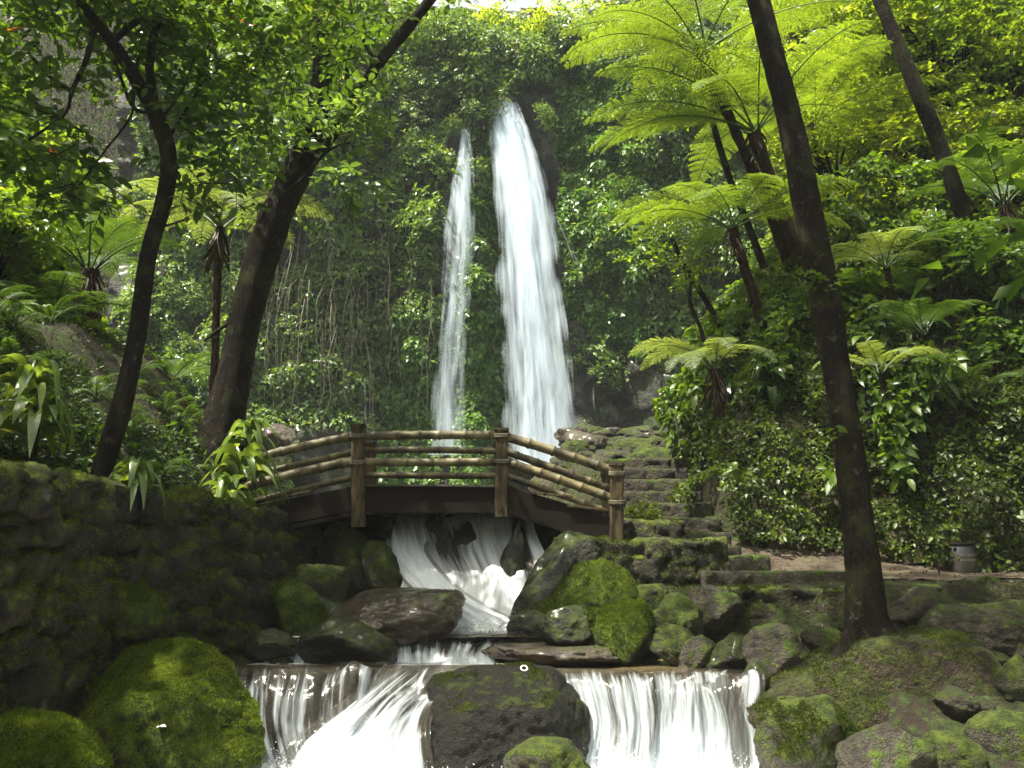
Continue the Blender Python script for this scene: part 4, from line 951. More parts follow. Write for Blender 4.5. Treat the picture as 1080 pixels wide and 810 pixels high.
A_ = Acc(); W_ = Acc()
for i, (x, y, Y, rx, rz, n) in enumerate([(345, 130, 11.9, .7, .6, 420), (390, 110, 11.9, .4, .5, 200), (300, 40, 12.4, 1.1, .7, 700), (390, 10, 12, .8, .5, 420), (350, -60, 12.3, 1.7, .7, 900), (370, 190, 11.7, .4, .15, 90), (280, 130, 12.4, .7, .6, 300),
                                          (480, -60, 11.6, 1.1, .5, 500)]):
    twig_leaves(A_, P(x, y, Y)-OB, (rx, rx, rz), int(n*1.1), .185, T_NICE, 330+i, .5, .6, .1, .5, W_)
A_.mesh('crown', L_GREY, TB); W_.mesh('twigs', M_BARK, TB)['kind'] = 'stuff'

# C: right leaning tree
TC = empty('leaning_tree', P(922, 682, 8.9), 'tall bare dark trunk leaning left from mossy mound on the right bank', 'tree')
OC = np.array(TC.location)
T_ = Acc()
for i, l in enumerate([[(926, 716, 9.05, 50), (923, 696, 9.0, 42), (920, 676, 8.95, 35), (914, 652, 8.93, 29), (910, 600, 8.95, 25), (903, 540, 9.0, 23), (893, 460, 9.05, 21), (882, 390, 9.1, 19.5), (868, 300, 9.2, 21), (852, 220, 9.3, 20), (836, 140, 9.4, 18.5), (818, 70, 9.5, 17), (800, 0, 9.6, 16), (780, -80, 9.7, 14), (770, -160, 9.8, 9)],
                       [(936, 664, 8.9, 14), (962, 684, 8.8, 10), (990, 694, 8.7, 6)],
                       [(900, 672, 8.85, 14), (880, 700, 8.7, 10), (862, 722, 8.5, 6)],
                       [(872, 318, 9.15, 3), (860, 300, 9.0, 2.4), (840, 290, 8.9, 1.5)]]):
    V, F = px_tube(l, 30 if i == 0 else 10, .17, 90+i, 8, .16 if i == 0 else 0); T_.add(V-OC, F)
T_.mesh('trunk', M_BARK2, TC)
A_ = Acc(); W_ = Acc()
for i, (x, y, Y, rx, rz, n) in enumerate([(560, -230, 9.3, 1.5, .7, 900), (700, -240, 9.6, 1.6, .7, 900), (868, 295, 8.9, .16, .12, 30), (885, 300, 8.9, .12, .10, 22), (880, 450, 8.85, .10, .08, 12), (770, -190, 9.8, 1.9, .8, 900), (900, -200, 10.5, 1.8, .7, 700), (650, -190, 9.5, 1.3, .6, 400)]):  # clusters above the frame are unseen, added for shade on the right bank
    twig_leaves(A_, P(x, y, Y)-OC, (rx, rx, rz), n, .13, T_NICE, 360+i, .5, .6, .1, .5, W_)
for i, (x, y, z, n) in enumerate([(-.3, 7.4, 9.6, 900), (.9, 7.2, 9.9, 900), (-1.2, 7.9, 9.4, 700), (2.2, 6.9, 10.2, 900), (.4, 8.6, 10.4, 800), (3.4, 7.6, 10.4, 800)]):  # unseen boughs added over the stream to shade the mound
    twig_leaves(A_, np.array([x, y, z])-OC, (1.0, 1.1, .5), n, .16, T_NICE, 460+i, .5, .6, .1, .5, W_)
    V, F = tube([np.array([x, y, z])-OC, np.array([1.7, 8.6, 9.4])-OC, np.array([2.45, 9.6, 8.4])-OC], [.02, .06, .09], 7, .1, i, 5); W_.add(V, F)
A_.mesh('crown', L_MID, TC); W_.mesh('twigs', M_BARK, TC)['kind'] = 'stuff'

# other bare trunks among the greenery
def trunk_tree(name, label, lst, mat, crown, lm, L=.2, group=None, seed=0, wr=.5):
    t = empty(name, P(*lst[0][:3]), label, 'tree', group); O = np.array(t.location)
    V, F = px_tube(lst, 12, .12, seed, 8); mk('trunk', V-O, F, mat, t)
    if crown:
        A_ = Acc()
        for i, (x, y, Y, rx, rz, n) in enumerate(crown): twig_leaves(A_, P(x, y, Y)-O, (rx, rx, rz), n, L, T_SIMPLE, seed+i, wr, .6, .1, .55)
        A_.mesh('crown', lm, t)
    return t
trunk_tree('hillside_tree', 'dark trunk leaning left high on the right slope near top right corner',
           [(1040, 300, 15.2, 13), (1012, 215, 14.6, 12), (990, 150, 14.4, 11.5), (965, 90, 14.2, 11), (940, 30, 14.1, 10), (915, -30, 14, 9)], M_BARK,
           [(930, -20, 16.5, 2.2, 1.3, 1600), (1010, 10, 17, 2.0, 1.3, 1300), (860, -40, 17, 2, 1.1, 1200), (1050, 80, 17, 1.2, 1.0, 700), (960, 60, 17.8, 1.2, .8, 500)], L_BRIGHT, .17, seed=400)
trunk_tree('slender_tree', 'slender dark stem right of the long fern fronds', [(806, 282, 16, 6), (790, 240, 16, 5.5), (772, 195, 16, 5), (756, 145, 16, 5), (748, 110, 16, 3)], M_BARK,
           [(742, 90, 16.2, 1.0, .6, 420)], L_BRIGHT, .16, seed=410)
trunk_tree('slender_tree', 'thin stem leaning left lower down near green wall of the gully', [(764, 350, 17, 5), (745, 318, 17, 4.5), (722, 280, 17, 4), (708, 250, 17, 3)], M_BARK,
           [(706, 235, 17, .9, .6, 300), (690, 262, 17, .6, .4, 160)], L_BRIGHT, .15, seed=420)
trunk_tree('slender_tree', 'thin crooked stem in front of the gully mouth', [(742, 380, 16.5, 4), (740, 350, 16.5, 3), (728, 320, 16.5, 3), (730, 290, 16.5, 2)], M_BARK, [(728, 285, 16.5, .6, .4, 200)], L_BRIGHT, .14, seed=430)
trunk_tree('slender_tree', 'thin straight stem between the two left trees', [(226, 378, 13.5, 4), (228, 330, 13.5, 3.5), (232, 280, 13.5, 3.3), (234, 235, 13.5, 2.5)], M_BARK, [(240, 190, 13.6, 1.2, .8, 700)], L_MID, .16, seed=440)
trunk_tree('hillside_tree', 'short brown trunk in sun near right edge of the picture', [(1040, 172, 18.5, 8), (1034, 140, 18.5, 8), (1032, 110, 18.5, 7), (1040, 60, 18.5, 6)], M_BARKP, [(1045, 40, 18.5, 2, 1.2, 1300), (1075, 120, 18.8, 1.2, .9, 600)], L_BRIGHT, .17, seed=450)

# ------------------------------------------------------------------ ferns and tree ferns
def frond_mesh(name, L, a0, a1, npairs, plen, mat, bip=True, seed=0, sweep=.45, hang=.25, stem=.2, pw=.5):
    """arching frond along +X: rachis with pinnae on both sides"""
    rng = np.random.default_rng(seed); m = 26; s = np.linspace(0, 1, m); an = a0+(a1-a0)*s**1.3
    dx, dz = np.cos(an), np.sin(an); C = np.stack([np.concatenate([[0], np.cumsum((dx[1:]+dx[:-1])/2)]), 0*s, np.concatenate([[0], np.cumsum((dz[1:]+dz[:-1])/2)])], 1)*L/(m-1)
    C[:, 1] = .03*L*np.sin(s*2.5+seed)
    A = Acc(); V, F = tube(C[::3], np.linspace(.010, .003, len(C[::3]))*L**.5*1.2, 5, 0, 0, 3); A.add(V, F, .15)
    for sgn in (-1, 1):
        t = np.linspace(stem, .985, npairs)+rng.normal(size=npairs)*.004
        base = np.stack([np.interp(t, s, C[:, j]) for j in range(3)], 1)
        D = norm(np.stack([np.interp(t, s, np.cos(an)), 0*t, np.interp(t, s, np.sin(an))], 1))
        x = (t-stem)/(1-stem); pl = plen*L*np.clip(np.sin(np.pi*(x*.82+.16))**.8, .05, 1)*(1-.35*x)*rng.uniform(.93, 1.05, npairs)
        side = np.array([0, sgn, 0.])[None]; up = np.stack([-D[:, 2], 0*t, D[:, 0]], 1)
        d = norm(side+D*sweep+up*.12+rng.normal(size=(npairs, 3))*.05)
        if bip:
            npn = 11; u = (np.arange(npn)+.7)/(npn+.3)
            for s2 in (-1, 1):
                pos = base[:, None]+d[:, None]*(pl[:, None]*u[None])[..., None]; pos[..., 2] -= hang*pl[:, None]*u[None]**2
                l2 = (pl[:, None]*pw*.42*(1-u[None]**1.6)+.01*L)
                inn = norm(np.cross(d, up)); dd = norm(inn[:, None]*s2+d[:, None]*.45+rng.normal(size=pos.shape)*.06)
                nn = np.broadcast_to(up[:, None], pos.shape)
                leaves(A, pos.reshape(-1, 3), dd.reshape(-1, 3), nn.reshape(-1, 3), l2.ravel(), np.maximum(pl[:, None]*.062+0*l2, l2*.28).ravel(), T_SIMPLE,
                       np.clip(.5+.3*(u[None]-.3)+.1*rng.normal(size=l2.shape), 0, 1).ravel(), .1)
        else:
            leaves(A, base, d, up, pl, np.full(npairs, L*.8/npairs*pw*2), T_NICE, np.clip(.5+.15*rng.normal(size=npairs), 0, 1), hang)
    o = A.mesh(name, mat); me = o.data; bpy.data.objects.remove(o); return me
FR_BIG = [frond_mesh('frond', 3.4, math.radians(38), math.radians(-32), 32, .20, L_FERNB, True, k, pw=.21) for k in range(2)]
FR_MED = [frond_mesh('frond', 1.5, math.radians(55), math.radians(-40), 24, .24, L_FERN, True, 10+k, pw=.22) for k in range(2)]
FR_SM = [frond_mesh('frond', .75, math.radians(60), math.radians(-45), 24, .19, L_FERN, False, 20+k, pw=.30) for k in range(2)]
L_FERNP = leaf_mat('pale_fern_leaf', (.07, .11, .04), (.19, .25, .10), (.34, .38, .20), .45, .4)
FR_PALE = [frond_mesh('frond', 1.5, math.radians(50), math.radians(-48), 24, .24, L_FERNP, True, 15+k, pw=.22) for k in range(2)]
def tree_fern(label, top, base, r, fronds, n, scale=1., seed=0, tilt=0., az=None, mat=M_FERNTR, group=None, skirt=True):
    rng = np.random.default_rng(seed); base = np.asarray(base); top = np.asarray(top)
    t = empty('tree_fern', base, label, 'tree fern', group)
    V, F = tube([[0, 0, -.3], (top-base)*.33, (top-base)*.7, top-base], [r*1.5, r*1.1, r, r*1.2], 12, .35, seed, 8); mk('trunk', V, F, mat, t)
    if skirt:
        A = Acc(); k = 40; a = rng.uniform(0, 6.28, k); d = np.stack([np.cos(a)*.5, np.sin(a)*.5, -np.ones(k)], 1)
        p = (top-base)[None]-np.stack([0*a, 0*a, rng.uniform(0, .5, k)], 1)+np.stack([np.cos(a), np.sin(a), 0*a], 1)*r
        leaves(A, p, d, rdir(k, rng), rng.uniform(.15, .35, k)*scale, .014*scale, T_STRAP, rng.random(k)*.6, .1); A.mesh('dead_skirt', L_DEAD, t)
    azs = az if az is not None else [6.283*(k+rng.uniform(-.25, .25))/n for k in range(n)]
    for a in azs:
        tl = 0
        if isinstance(a, tuple): a, tl = a
        o = bpy.data.objects.new('frond', fronds[int(rng.integers(len(fronds)))]); COL.objects.link(o); o.parent = t
        o.location = top-base+np.array([math.cos(a), math.sin(a), 0])*r*.6
        o.rotation_euler = (rng.normal()*.12, tl+rng.uniform(-.22, .18), a); s = scale*rng.uniform(.85, 1.08); o.scale = (s, s, s)
    return t
def gr(px, py, Y):
    """point straight under pixel (px,py) at depth Y, on the ground"""
    a = P(px, py, Y); return np.array([a[0], a[1], float(hgt(a[0], a[1]))])
R_ = math.radians
def G_(px, py):
    g = ground_at(px, py, 11, 30)
    return g+np.array([-.25, -.35, .1])
def UP(h): return np.array([-.1, -.15, h])
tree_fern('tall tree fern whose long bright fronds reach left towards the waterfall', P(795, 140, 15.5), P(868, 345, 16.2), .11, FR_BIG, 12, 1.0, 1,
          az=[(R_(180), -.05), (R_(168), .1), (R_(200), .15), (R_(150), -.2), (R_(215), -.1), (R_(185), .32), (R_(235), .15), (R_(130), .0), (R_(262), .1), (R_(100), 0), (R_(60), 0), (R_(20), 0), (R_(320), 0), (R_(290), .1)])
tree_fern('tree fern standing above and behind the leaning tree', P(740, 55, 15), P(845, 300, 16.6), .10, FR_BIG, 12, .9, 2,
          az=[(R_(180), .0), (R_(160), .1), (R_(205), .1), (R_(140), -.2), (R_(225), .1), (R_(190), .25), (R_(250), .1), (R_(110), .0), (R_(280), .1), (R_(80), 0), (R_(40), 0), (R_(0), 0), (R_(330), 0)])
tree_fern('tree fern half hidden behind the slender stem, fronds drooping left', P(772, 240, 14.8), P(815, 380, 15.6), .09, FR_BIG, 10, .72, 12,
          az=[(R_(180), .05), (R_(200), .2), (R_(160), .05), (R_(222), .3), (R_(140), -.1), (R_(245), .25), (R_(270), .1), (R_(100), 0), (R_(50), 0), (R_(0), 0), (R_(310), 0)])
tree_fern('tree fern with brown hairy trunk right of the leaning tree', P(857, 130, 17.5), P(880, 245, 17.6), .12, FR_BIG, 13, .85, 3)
tree_fern('low tree fern in the middle of the right slope', P(1000, 285, 14.6), P(1010, 425, 14.4), .08, FR_MED, 11, 1.1, 4)
tree_fern('tree fern near the right picture edge with a pale spreading frond', P(1060, 215, 14.5), P(1068, 330, 15), .08, FR_MED, 11, 1.3, 5)
tree_fern('short tree fern with black trunk on the left bank', P(96, 285, 12.6), gr(92, 380, 12.6), .11, FR_MED, 11, 1.15, 6)
tree_fern('tree fern behind the slim forked tree', P(62, 262, 15.5), gr(62, 330, 15.5), .10, FR_MED, 11, 1.2, 7)
tree_fern('tree fern with wide pale fronds between the two left trees', P(232, 240, 13.2), gr(228, 400, 13.2), .06, FR_PALE, 10, 1.35, 8, az=[(R_(190), .1), (R_(215), .2), (R_(160), 0), (R_(240), .2), (R_(270), .2), (R_(300), .2), (R_(340), .1), (R_(20), 0), (R_(60), 0), (R_(120), 0)])
tree_fern('tree fern whose arching fronds hang at the corner of the green bank', G_(768, 432)+UP(.55), G_(768, 432), .07, FR_PALE, 10, 1.1, 9, az=[(R_(180), 0), (R_(200), .1), (R_(165), -.1), (R_(222), .3), (R_(245), .3), (R_(140), 0), (R_(270), .3), (R_(300), .2), (R_(90), 0)])

tree_fern('small pale tree fern right of the tall bare trunk, fronds lit', G_(945, 318)+UP(.35), G_(945, 318), .05, FR_PALE, 9, 1.0, 31, skirt=False)
tree_fern('lower pale fern clump right of the tall bare trunk', G_(940, 428)+UP(.3), G_(940, 428), .05, FR_PALE, 8, .8, 32, skirt=False)
tree_fern('pale fern clump above and left of the barrel', G_(985, 385)+UP(.3), G_(985, 385), .05, FR_MED, 9, .8, 33, skirt=False)
# ferns growing from the ground, copies of three clumps
def fern_proto(meshes, n, seed, label):
    t = empty('fern', (0, 0, -50), label, 'fern'); rng = np.random.default_rng(seed)
    for k in range(n):
        o = bpy.data.objects.new('frond', meshes[k % len(meshes)]); COL.objects.link(o); o.parent = t
        o.rotation_euler = (rng.normal()*.15, rng.uniform(-.35, .35), 6.283*(k+rng.uniform(-.3, .3))/n); s = rng.uniform(.7, 1.1); o.scale = (s, s, s)
    return t
FP = [fern_proto(FR_SM, 9, 1, 'small fern'), fern_proto(FR_MED, 8, 2, 'large fern'), fern_proto(FR_SM, 7, 3, 'small fern')]
FP_used = set()
def put_fern(k, p, s, rz, tilt, label, group):
    if k not in FP_used:
        FP_used.add(k); o = FP[k]; o.location = p; o.rotation_euler = (tilt[0], tilt[1], rz); o.scale = (s, s, s)
        tag(o, label, 'fern', group); return o
    return copy_tree(FP[k], p, (tilt[0], tilt[1], rz), s, label, group)
# strap-leaved plants
def strap_proto(name, n, L, W, mat, seed, up=.8, droop=.7, tmpl=T_STRAP, stem=0., cat='plant'):
    rng = np.random.default_rng(seed); t = empty(name, (0, 0, -50), 'plant', cat); A = Acc()
    a = np.arange(n)*2.4+rng.normal(size=n)*.3; el = rng.uniform(.25, 1., n)*up
    d = np.stack([np.cos(a)*(1-el*.6), np.sin(a)*(1-el*.6), el+.15], 1)
    base = np.stack([np.cos(a)*.03, np.sin(a)*.03, rng.uniform(0, 1, n)*stem], 1)
    nn = np.stack([-np.cos(a)*.4, -np.sin(a)*.4, np.ones(n)], 1)+rng.normal(size=(n, 3))*.2
    leaves(A, base, d, nn, L*rng.uniform(.6, 1.1, n), W*rng.uniform(.8, 1.1, n), tmpl, np.clip(.5+.25*rng.normal(size=n), 0, 1), droop*rng.uniform(.5, 1.2, n))
    A.mesh('leaves', mat, t)
    if stem > .1:
        V, F = tube([[0, 0, -.1], [0.02, 0, stem*.5], [0, 0, stem]], [.03, .025, .015], 7, .1, 1, 4); mk('stem', V, F, M_BARK, t)
    return t
SPX = [strap_proto('strap_leaved_plant', 20, .75, .11, L_STRAP, 1), strap_proto('strap_leaved_plant', 16, .95, .15, L_STRAP, 2, .9, .6),
       strap_proto('strap_leaved_plant', 24, .62, .09, L_PALE, 3, .8, .8, stem=.3), strap_proto('broad_leaved_plant', 12, .6, .26, L_BRIGHT, 4, .9, .45, strapT(6, fold=.2)),
       strap_proto('strap_leaved_plant', 20, .55, .12, L_STRAP, 5, .7, .9, stem=.5)]
SP_used = set()
def put_strap(k, p, s, rz, tilt, label, group=None):
    if k not in SP_used:
        SP_used.add(k); o = SPX[k]; o.location = p; o.rotation_euler = (tilt[0], tilt[1], rz); o.scale = (s, s, s)
        return tag(o, label, 'plant', group)
    return copy_tree(SPX[k], p, (tilt[0], tilt[1], rz), s, label, group)
put_strap(2, P(34, 462, 7.9)-np.array([0, 0, .1]), 1.35, 0, (0, 0), 'big pale strap leaved plant at the left picture edge on the wall')
put_strap(2, P(22, 425, 8.0), 1.15, 2, (.2, 0), 'upper strap leaved rosette behind the plant at left picture edge')
put_strap(2, P(140, 512, 8.5)-np.array([0, 0, .1]), .95, 1, (0, .1), 'pale strap leaved plant right of the slim forked tree foot')
put_strap(2, P(254, 505, 11.1)-np.array([0, 0, .1]), 1.4, 2.2, (0, .1), 'upper pale leaved plant at left end of the bridge')
put_strap(2, P(243, 545, 10.8), 1.3, 4, (.3, 0), 'lower drooping pale leaved plant at left end of the bridge')
put_strap(2, P(262, 478, 11.6), 1.15, 5, (0, .1), 'topmost pale leaved plant against the thick leaning trunk')

def slope_pts(n, poly, dmin, dmax, y0, y1, sgn, rng, pxr, pyr):
    out = []
    while len(out) < n:
        y = rng.uniform(y0, y1, 400); x = rng.uniform(-14, 14, 400); d = sgn*poly_d(poly, x, y); z = hgt(x, y)
        u, v = proj(np.stack([x, y, z], -1))
        m = (d > dmin) & (d < dmax) & (u > pxr[0]) & (u < pxr[1]) & (v > pyr[0]) & (v < pyr[1])
        out += [(a, b, c) for a, b, c in zip(x[m], y[m], z[m])]
    return out[:n]
rng = np.random.default_rng(11)
for p in slope_pts(46, RW, .5, 6, 11.5, 24, 1, rng, (730, 1130), (180, 560)):
    put_fern(int(rng.choice([0, 1, 1, 2])), p, rng.uniform(.8, 1.25), rng.uniform(0, 6.28), (.25, -.1), 'arching fern growing on the steep right slope', 'ferns on the right slope')
for p in slope_pts(75, RW, .55, 7, 11.5, 22, 1, rng, (740, 1130), (150, 520)):
    put_strap(int(rng.choice([0, 1, 1, 3, 4])), p, rng.uniform(.9, 1.4), rng.uniform(0, 6.28), (.35, -.1), 'glossy plant with long drooping leaves on the right slope', 'leafy plants on the right slope')
for p in slope_pts(26, LW, .5, 7, 8, 20, -1, rng, (-60, 290), (230, 560)):
    put_fern(int(rng.choice([0, 1, 2])), p, rng.uniform(.7, 1.1), rng.uniform(0, 6.28), (.1, .2), 'fern growing on the shady left bank', 'ferns on the left bank')
for p in slope_pts(13, LW, .5, 3.5, 8.2, 13, -1, rng, (-40, 280), (290, 540)):
    put_fern(int(rng.choice([0, 2])), p, rng.uniform(.6, 1.0), rng.uniform(0, 6.28), (.1, .2), 'fern growing on the shady left bank', 'ferns on the left bank')
for p in slope_pts(14, LW, 3, 9, 12, 20, -1, rng, (-40, 280), (180, 420)):
    put_strap(int(rng.choice([0, 3, 3])), p, rng.uniform(.9, 1.4), rng.uniform(0, 6.28), (.1, .2), 'broad leaved plant high on the left bank', 'leafy plants on the left bank')

# ------------------------------------------------------------------ shrubs and far trees (copies of a few)
def bush_proto(name, n, L, mat, seed, r=(.8, .8, .6), tmpl=T_SIMPLE, wr=.5, cat='shrub', trunk=0., per=9, lumps=7):
    rng = np.random.default_rng(seed); t = empty(name, (0, 0, -50), 'shrub', cat); A = Acc(); r = np.array(r); W = Acc()
    for i in range(lumps):
        c = rdir(1, rng)[0]*r*rng.uniform(.35, .8); c[2] = abs(c[2])*.9+trunk
        twig_leaves(A, c, r*rng.uniform(.35, .6), n//lumps, L, tmpl, seed*50+i, wr, .7, .15, rng.uniform(.35, .65), None, per)
        V, F = tube([[0, 0, -.25], [c[0]*.25, c[1]*.25, c[2]*.45], c], [.05+.03*trunk, .03+.02*trunk, .012], 6, .1, i, 4); W.add(V, F)
    A.mesh('crown' if trunk else 'foliage', mat, t); W.mesh('trunk' if trunk else 'stems', M_BARK, t); return t
B_DK = bush_proto('shrub', 900, .17, L_DARK, 1); B_MID = bush_proto('shrub', 900, .16, L_MID, 2); B_BR = bush_proto('shrub', 900, .16, L_BRIGHT, 3)
B_SU = bush_proto('shrub', 1000, .17, L_SUN, 9, (.9, .9, .8)); B_GR = bush_proto('shrub', 1100, .22, L_GREY, 4, (1.4, 1.2, 1.1)); B_BIG = bush_proto('broadleaf_tree', 2400, .24, L_SUN, 5, (2.6, 2.4, 1.8), trunk=2.4, cat='tree', lumps=12)
B_BIGM = bush_proto('broadleaf_tree', 2600, .26, L_MID, 6, (2.6, 2.4, 1.8), trunk=2.4, cat='tree', lumps=12)
B_BIGS = bush_proto('broadleaf_tree', 2200, .26, L_BRIGHT, 8, (2.3, 2.1, 1.8), trunk=1.6, cat='tree', lumps=10, wr=.6)
B_SOFT = bush_proto('shrub', 1500, .10, L_COVER, 7, (.8, .8, .45))
PU = set()
def put(o, p, s, rz, label, group, cat=None, tilt=(0, 0)):
    if o.name not in PU:
        PU.add(o.name); c = o; c.location = p; c.rotation_euler = (*tilt, rz); c.scale = (s,)*3; c['label'] = label; c['group'] = group
    else: c = copy_tree(o, p, (*tilt, rz), s, label, group)
    if cat: c['category'] = cat
    return c
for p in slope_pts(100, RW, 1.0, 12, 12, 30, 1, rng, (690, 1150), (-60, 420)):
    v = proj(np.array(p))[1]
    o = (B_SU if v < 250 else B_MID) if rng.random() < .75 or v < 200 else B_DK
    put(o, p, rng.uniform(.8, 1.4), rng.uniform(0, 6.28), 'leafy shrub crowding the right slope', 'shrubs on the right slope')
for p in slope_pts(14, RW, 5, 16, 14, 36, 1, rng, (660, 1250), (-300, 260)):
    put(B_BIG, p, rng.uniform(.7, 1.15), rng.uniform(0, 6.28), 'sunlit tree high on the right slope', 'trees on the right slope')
for p in slope_pts(40, LW, 3.2, 12, 12, 32, -1, rng, (-80, 330), (60, 360)):
    put(B_MID if rng.random() < .6 else B_BR, p, rng.uniform(.9, 1.5), rng.uniform(0, 6.28), 'leafy shrub on the left hillside behind the trees', 'shrubs on the left hillside')
for p in slope_pts(26, LW, 5, 18, 14, 36, -1, rng, (-200, 360), (-300, 220)):
    put(B_BIGM, p, rng.uniform(.7, 1.1), rng.uniform(0, 6.28), 'tree on the left hillside behind the forked tree', 'trees on the left hillside')
for p in slope_pts(34, LW, 2.2, 8, 11, 22, -1, rng, (-120, 300), (60, 330)):
    put(B_BIGS, p, rng.uniform(.45, .75), rng.uniform(0, 6.28), 'small bushy tree on the left bank behind the two big trunks', 'small trees on the left bank')
for p in slope_pts(16, RW, 3, 12, 12, 30, 1, rng, (700, 1180), (-120, 230)):
    put(B_BIG, p, rng.uniform(.4, .65), rng.uniform(0, 6.28), 'sunlit tree high on the right slope', 'trees on the right slope')
for k, (x, y, z, sc) in enumerate([(-2.5, -7, -1.5, 1.7), (3, -7.5, -1.6, 1.7), (8, -3, -1, 1.7), (10, 3, .5, 1.5), (-9, 4, 4.2, 1.4), (-13, -6, 3, 1.9), (12, -9, 1, 2.0), (0, -14, -1, 2.3), (7.4, 6.5, -.8, 1.35)]):  # unseen trees around the viewpoint, added to cut light from the open sky
    put(B_BIGM, (x, y, z), sc, k*1.3, ['tall unseen tree added straight behind the viewpoint', 'tall unseen tree added behind and right of the viewpoint', 'unseen tree added close at the right of the viewpoint', 'unseen tree added beyond the right bank outside the frame', 'unseen tree added on the left bank outside the frame', 'big unseen tree added far behind at left', 'big unseen tree added far behind at right', 'farthest unseen tree added straight behind the viewpoint', 'unseen tree added just outside the right picture edge'][k], None)
for p in slope_pts(26, LW, 5, 17, 15, 34, -1, rng, (-60, 300), (0, 300)):
    put(B_BIGS, p, rng.uniform(.8, 1.2), rng.uniform(0, 6.28), 'tree on the left hillside behind the forked tree', 'trees on the left hillside')
for k in range(24):
    x = -16+29*(k+rng.uniform(-.3, .3))/23; y = rng.uniform(34.6, 36.6)+(.8 if abs(x-.9) < 2.5 else 0); z = (19.2 if abs(x-.9) > 2.5 else 20.6)+rng.uniform(-.8, 1.2)
    put(B_BIG if x > -3 else B_BIGS, (x, y, z), rng.uniform(.6, .95), rng.uniform(0, 6.28), 'tree leaning out over the rim above the waterfall cliff', 'trees on the cliff rim')
for k, (x, y, z, sc) in enumerate([(-3.4, 35.8, 21.9, .5), (-1.9, 36.2, 22.3, .5), (-.6, 35.6, 21.6, .42), (.8, 36.4, 22.2, .5), (2.2, 35.9, 21.9, .45), (3.6, 36.2, 22.4, .55), (5.0, 36, 22.2, .55), (0, 37.5, 23, .6), (2.5, 37.5, 23, .6)]):
    put(B_BIG, (x, y, z), sc, k*1.9, 'tree leaning out over the rim above the waterfall cliff', 'trees on the cliff rim')
for k, (px, py, Y, sc) in enumerate([(497, 116, 34.2, .5), (572, 122, 34.2, .5), (478, 132, 34, .4), (538, 96, 34.6, .55)]):
    put(B_GR, P(px, py, Y), sc, k*1.4, 'bush', 'bushes on the cliff face', tilt=(.7, 0))
for k, (px, py, Y, sc) in enumerate([(1018, 262, 14.0, .8), (990, 250, 14.4, .6), (1050, 280, 13.8, .8)]):
    put(B_MID, P(px, py, Y), sc, k*2.2, 'shrub', 'shrubs on the right slope')
# trees along the cliff top
for k in range(30):
    x = -15+30*(k+rng.uniform(-.3, .3))/29; 
    y = rng.uniform(37, 41); z = 21.5+.02*x*x+rng.uniform(-1, 1)+.0*x
    put(B_BIG if x > -6 else B_BIGM, (x, y, z), rng.uniform(.8, 1.2), rng.uniform(0, 6.28), 'tree rooted on the rim above the waterfall cliff', 'trees on the cliff rim')
bush = put(B_SOFT, P(681, 545, 13.6), .62, 0, 'low rounded green shrub beside right end of the bridge', 'low shrubs near bridge')
# grey-green shrubs hanging on the cliff
for k in range(130):
    x = rng.uniform(-16.5, 12); z = rng.uniform(8, 24)
    if abs(x-.9) < 1.6 and z < 21: continue
    if -2.8 < x < -1.2 and z < 19: continue
    y = float(cliff_y(np.array(x), np.array(z)))-.1
    put(B_GR if x < 4 else B_MID, (x, y, z), rng.uniform(.6, 1.15)*(1 if x < 4 else 1.4), rng.uniform(0, 6.28), 'grey green bush clinging to the waterfall cliff' if x < 4 else 'green bush clinging to the cliff right of the waterfall',
        'bushes on the cliff face' if x < 4 else 'bushes right of the waterfall', tilt=(.9, 0))

# ------------------------------------------------------------------ uncountable cover
def cover(name, pts, nrm, L, mat, tmpl=T_HEART, wr=.8, jit=.6, droop=.1, seed=0, huef=.5, down=0., label=None):
    rng = np.random.default_rng(seed); n = len(pts); A = Acc()
    d = norm(rng.normal(size=(n, 3))*.7+nrm*.45+np.array([0, 0, -down])); nn = norm(nrm*1.1+np.array([0, 0, .5])+rng.normal(size=(n, 3))*jit)
    LL = L*rng.uniform(.55, 1.25, n); hue = np.clip(huef+.35*fbm(pts, seed+2, 3, .8)+.18*rng.normal(size=n), 0, 1)
    leaves(A, pts+nrm*rng.uniform(0, 1, (n, 1))*L*.8, d, nn, LL, LL*wr, tmpl, hue, droop)
    o = A.mesh(name, mat); tag(o, label, 'foliage', None, 'stuff'); return o
def hnorm(x, y, e=.06):
    zx = (hgt(x+e, y)-hgt(x-e, y))/(2*e); zy = (hgt(x, y+e)-hgt(x, y-e))/(2*e)
    return norm(np.stack([-zx, -zy, np.ones_like(zx)], -1))
def cover_pts(n, x0, x1, y0, y1, test, rng, margin=60):
    out = []; nn = []; tot = 0
    while tot < n:
        k = 60000; x = rng.uniform(x0, x1, k); y = rng.uniform(y0, y1, k); z = hgt(x, y); u, v = proj(np.stack([x, y, z], -1))
        m = (u > -margin) & (u < 1080+margin) & (v > -margin) & (v < 810+margin)
        x, y, z, u, v = x[m], y[m], z[m], u[m], v[m]; m = test(x, y, u, v); x, y, z = x[m], y[m], z[m]
        N_ = hnorm(x, y); w = np.minimum(1/N_[:, 2], 8)/8; m = rng.random(len(x)) < w
        out.append(np.stack([x, y, z], -1)[m]); nn.append(N_[m]); tot += m.sum()
    return np.concatenate(out)[:n], np.concatenate(nn)[:n]
rng = np.random.default_rng(21)
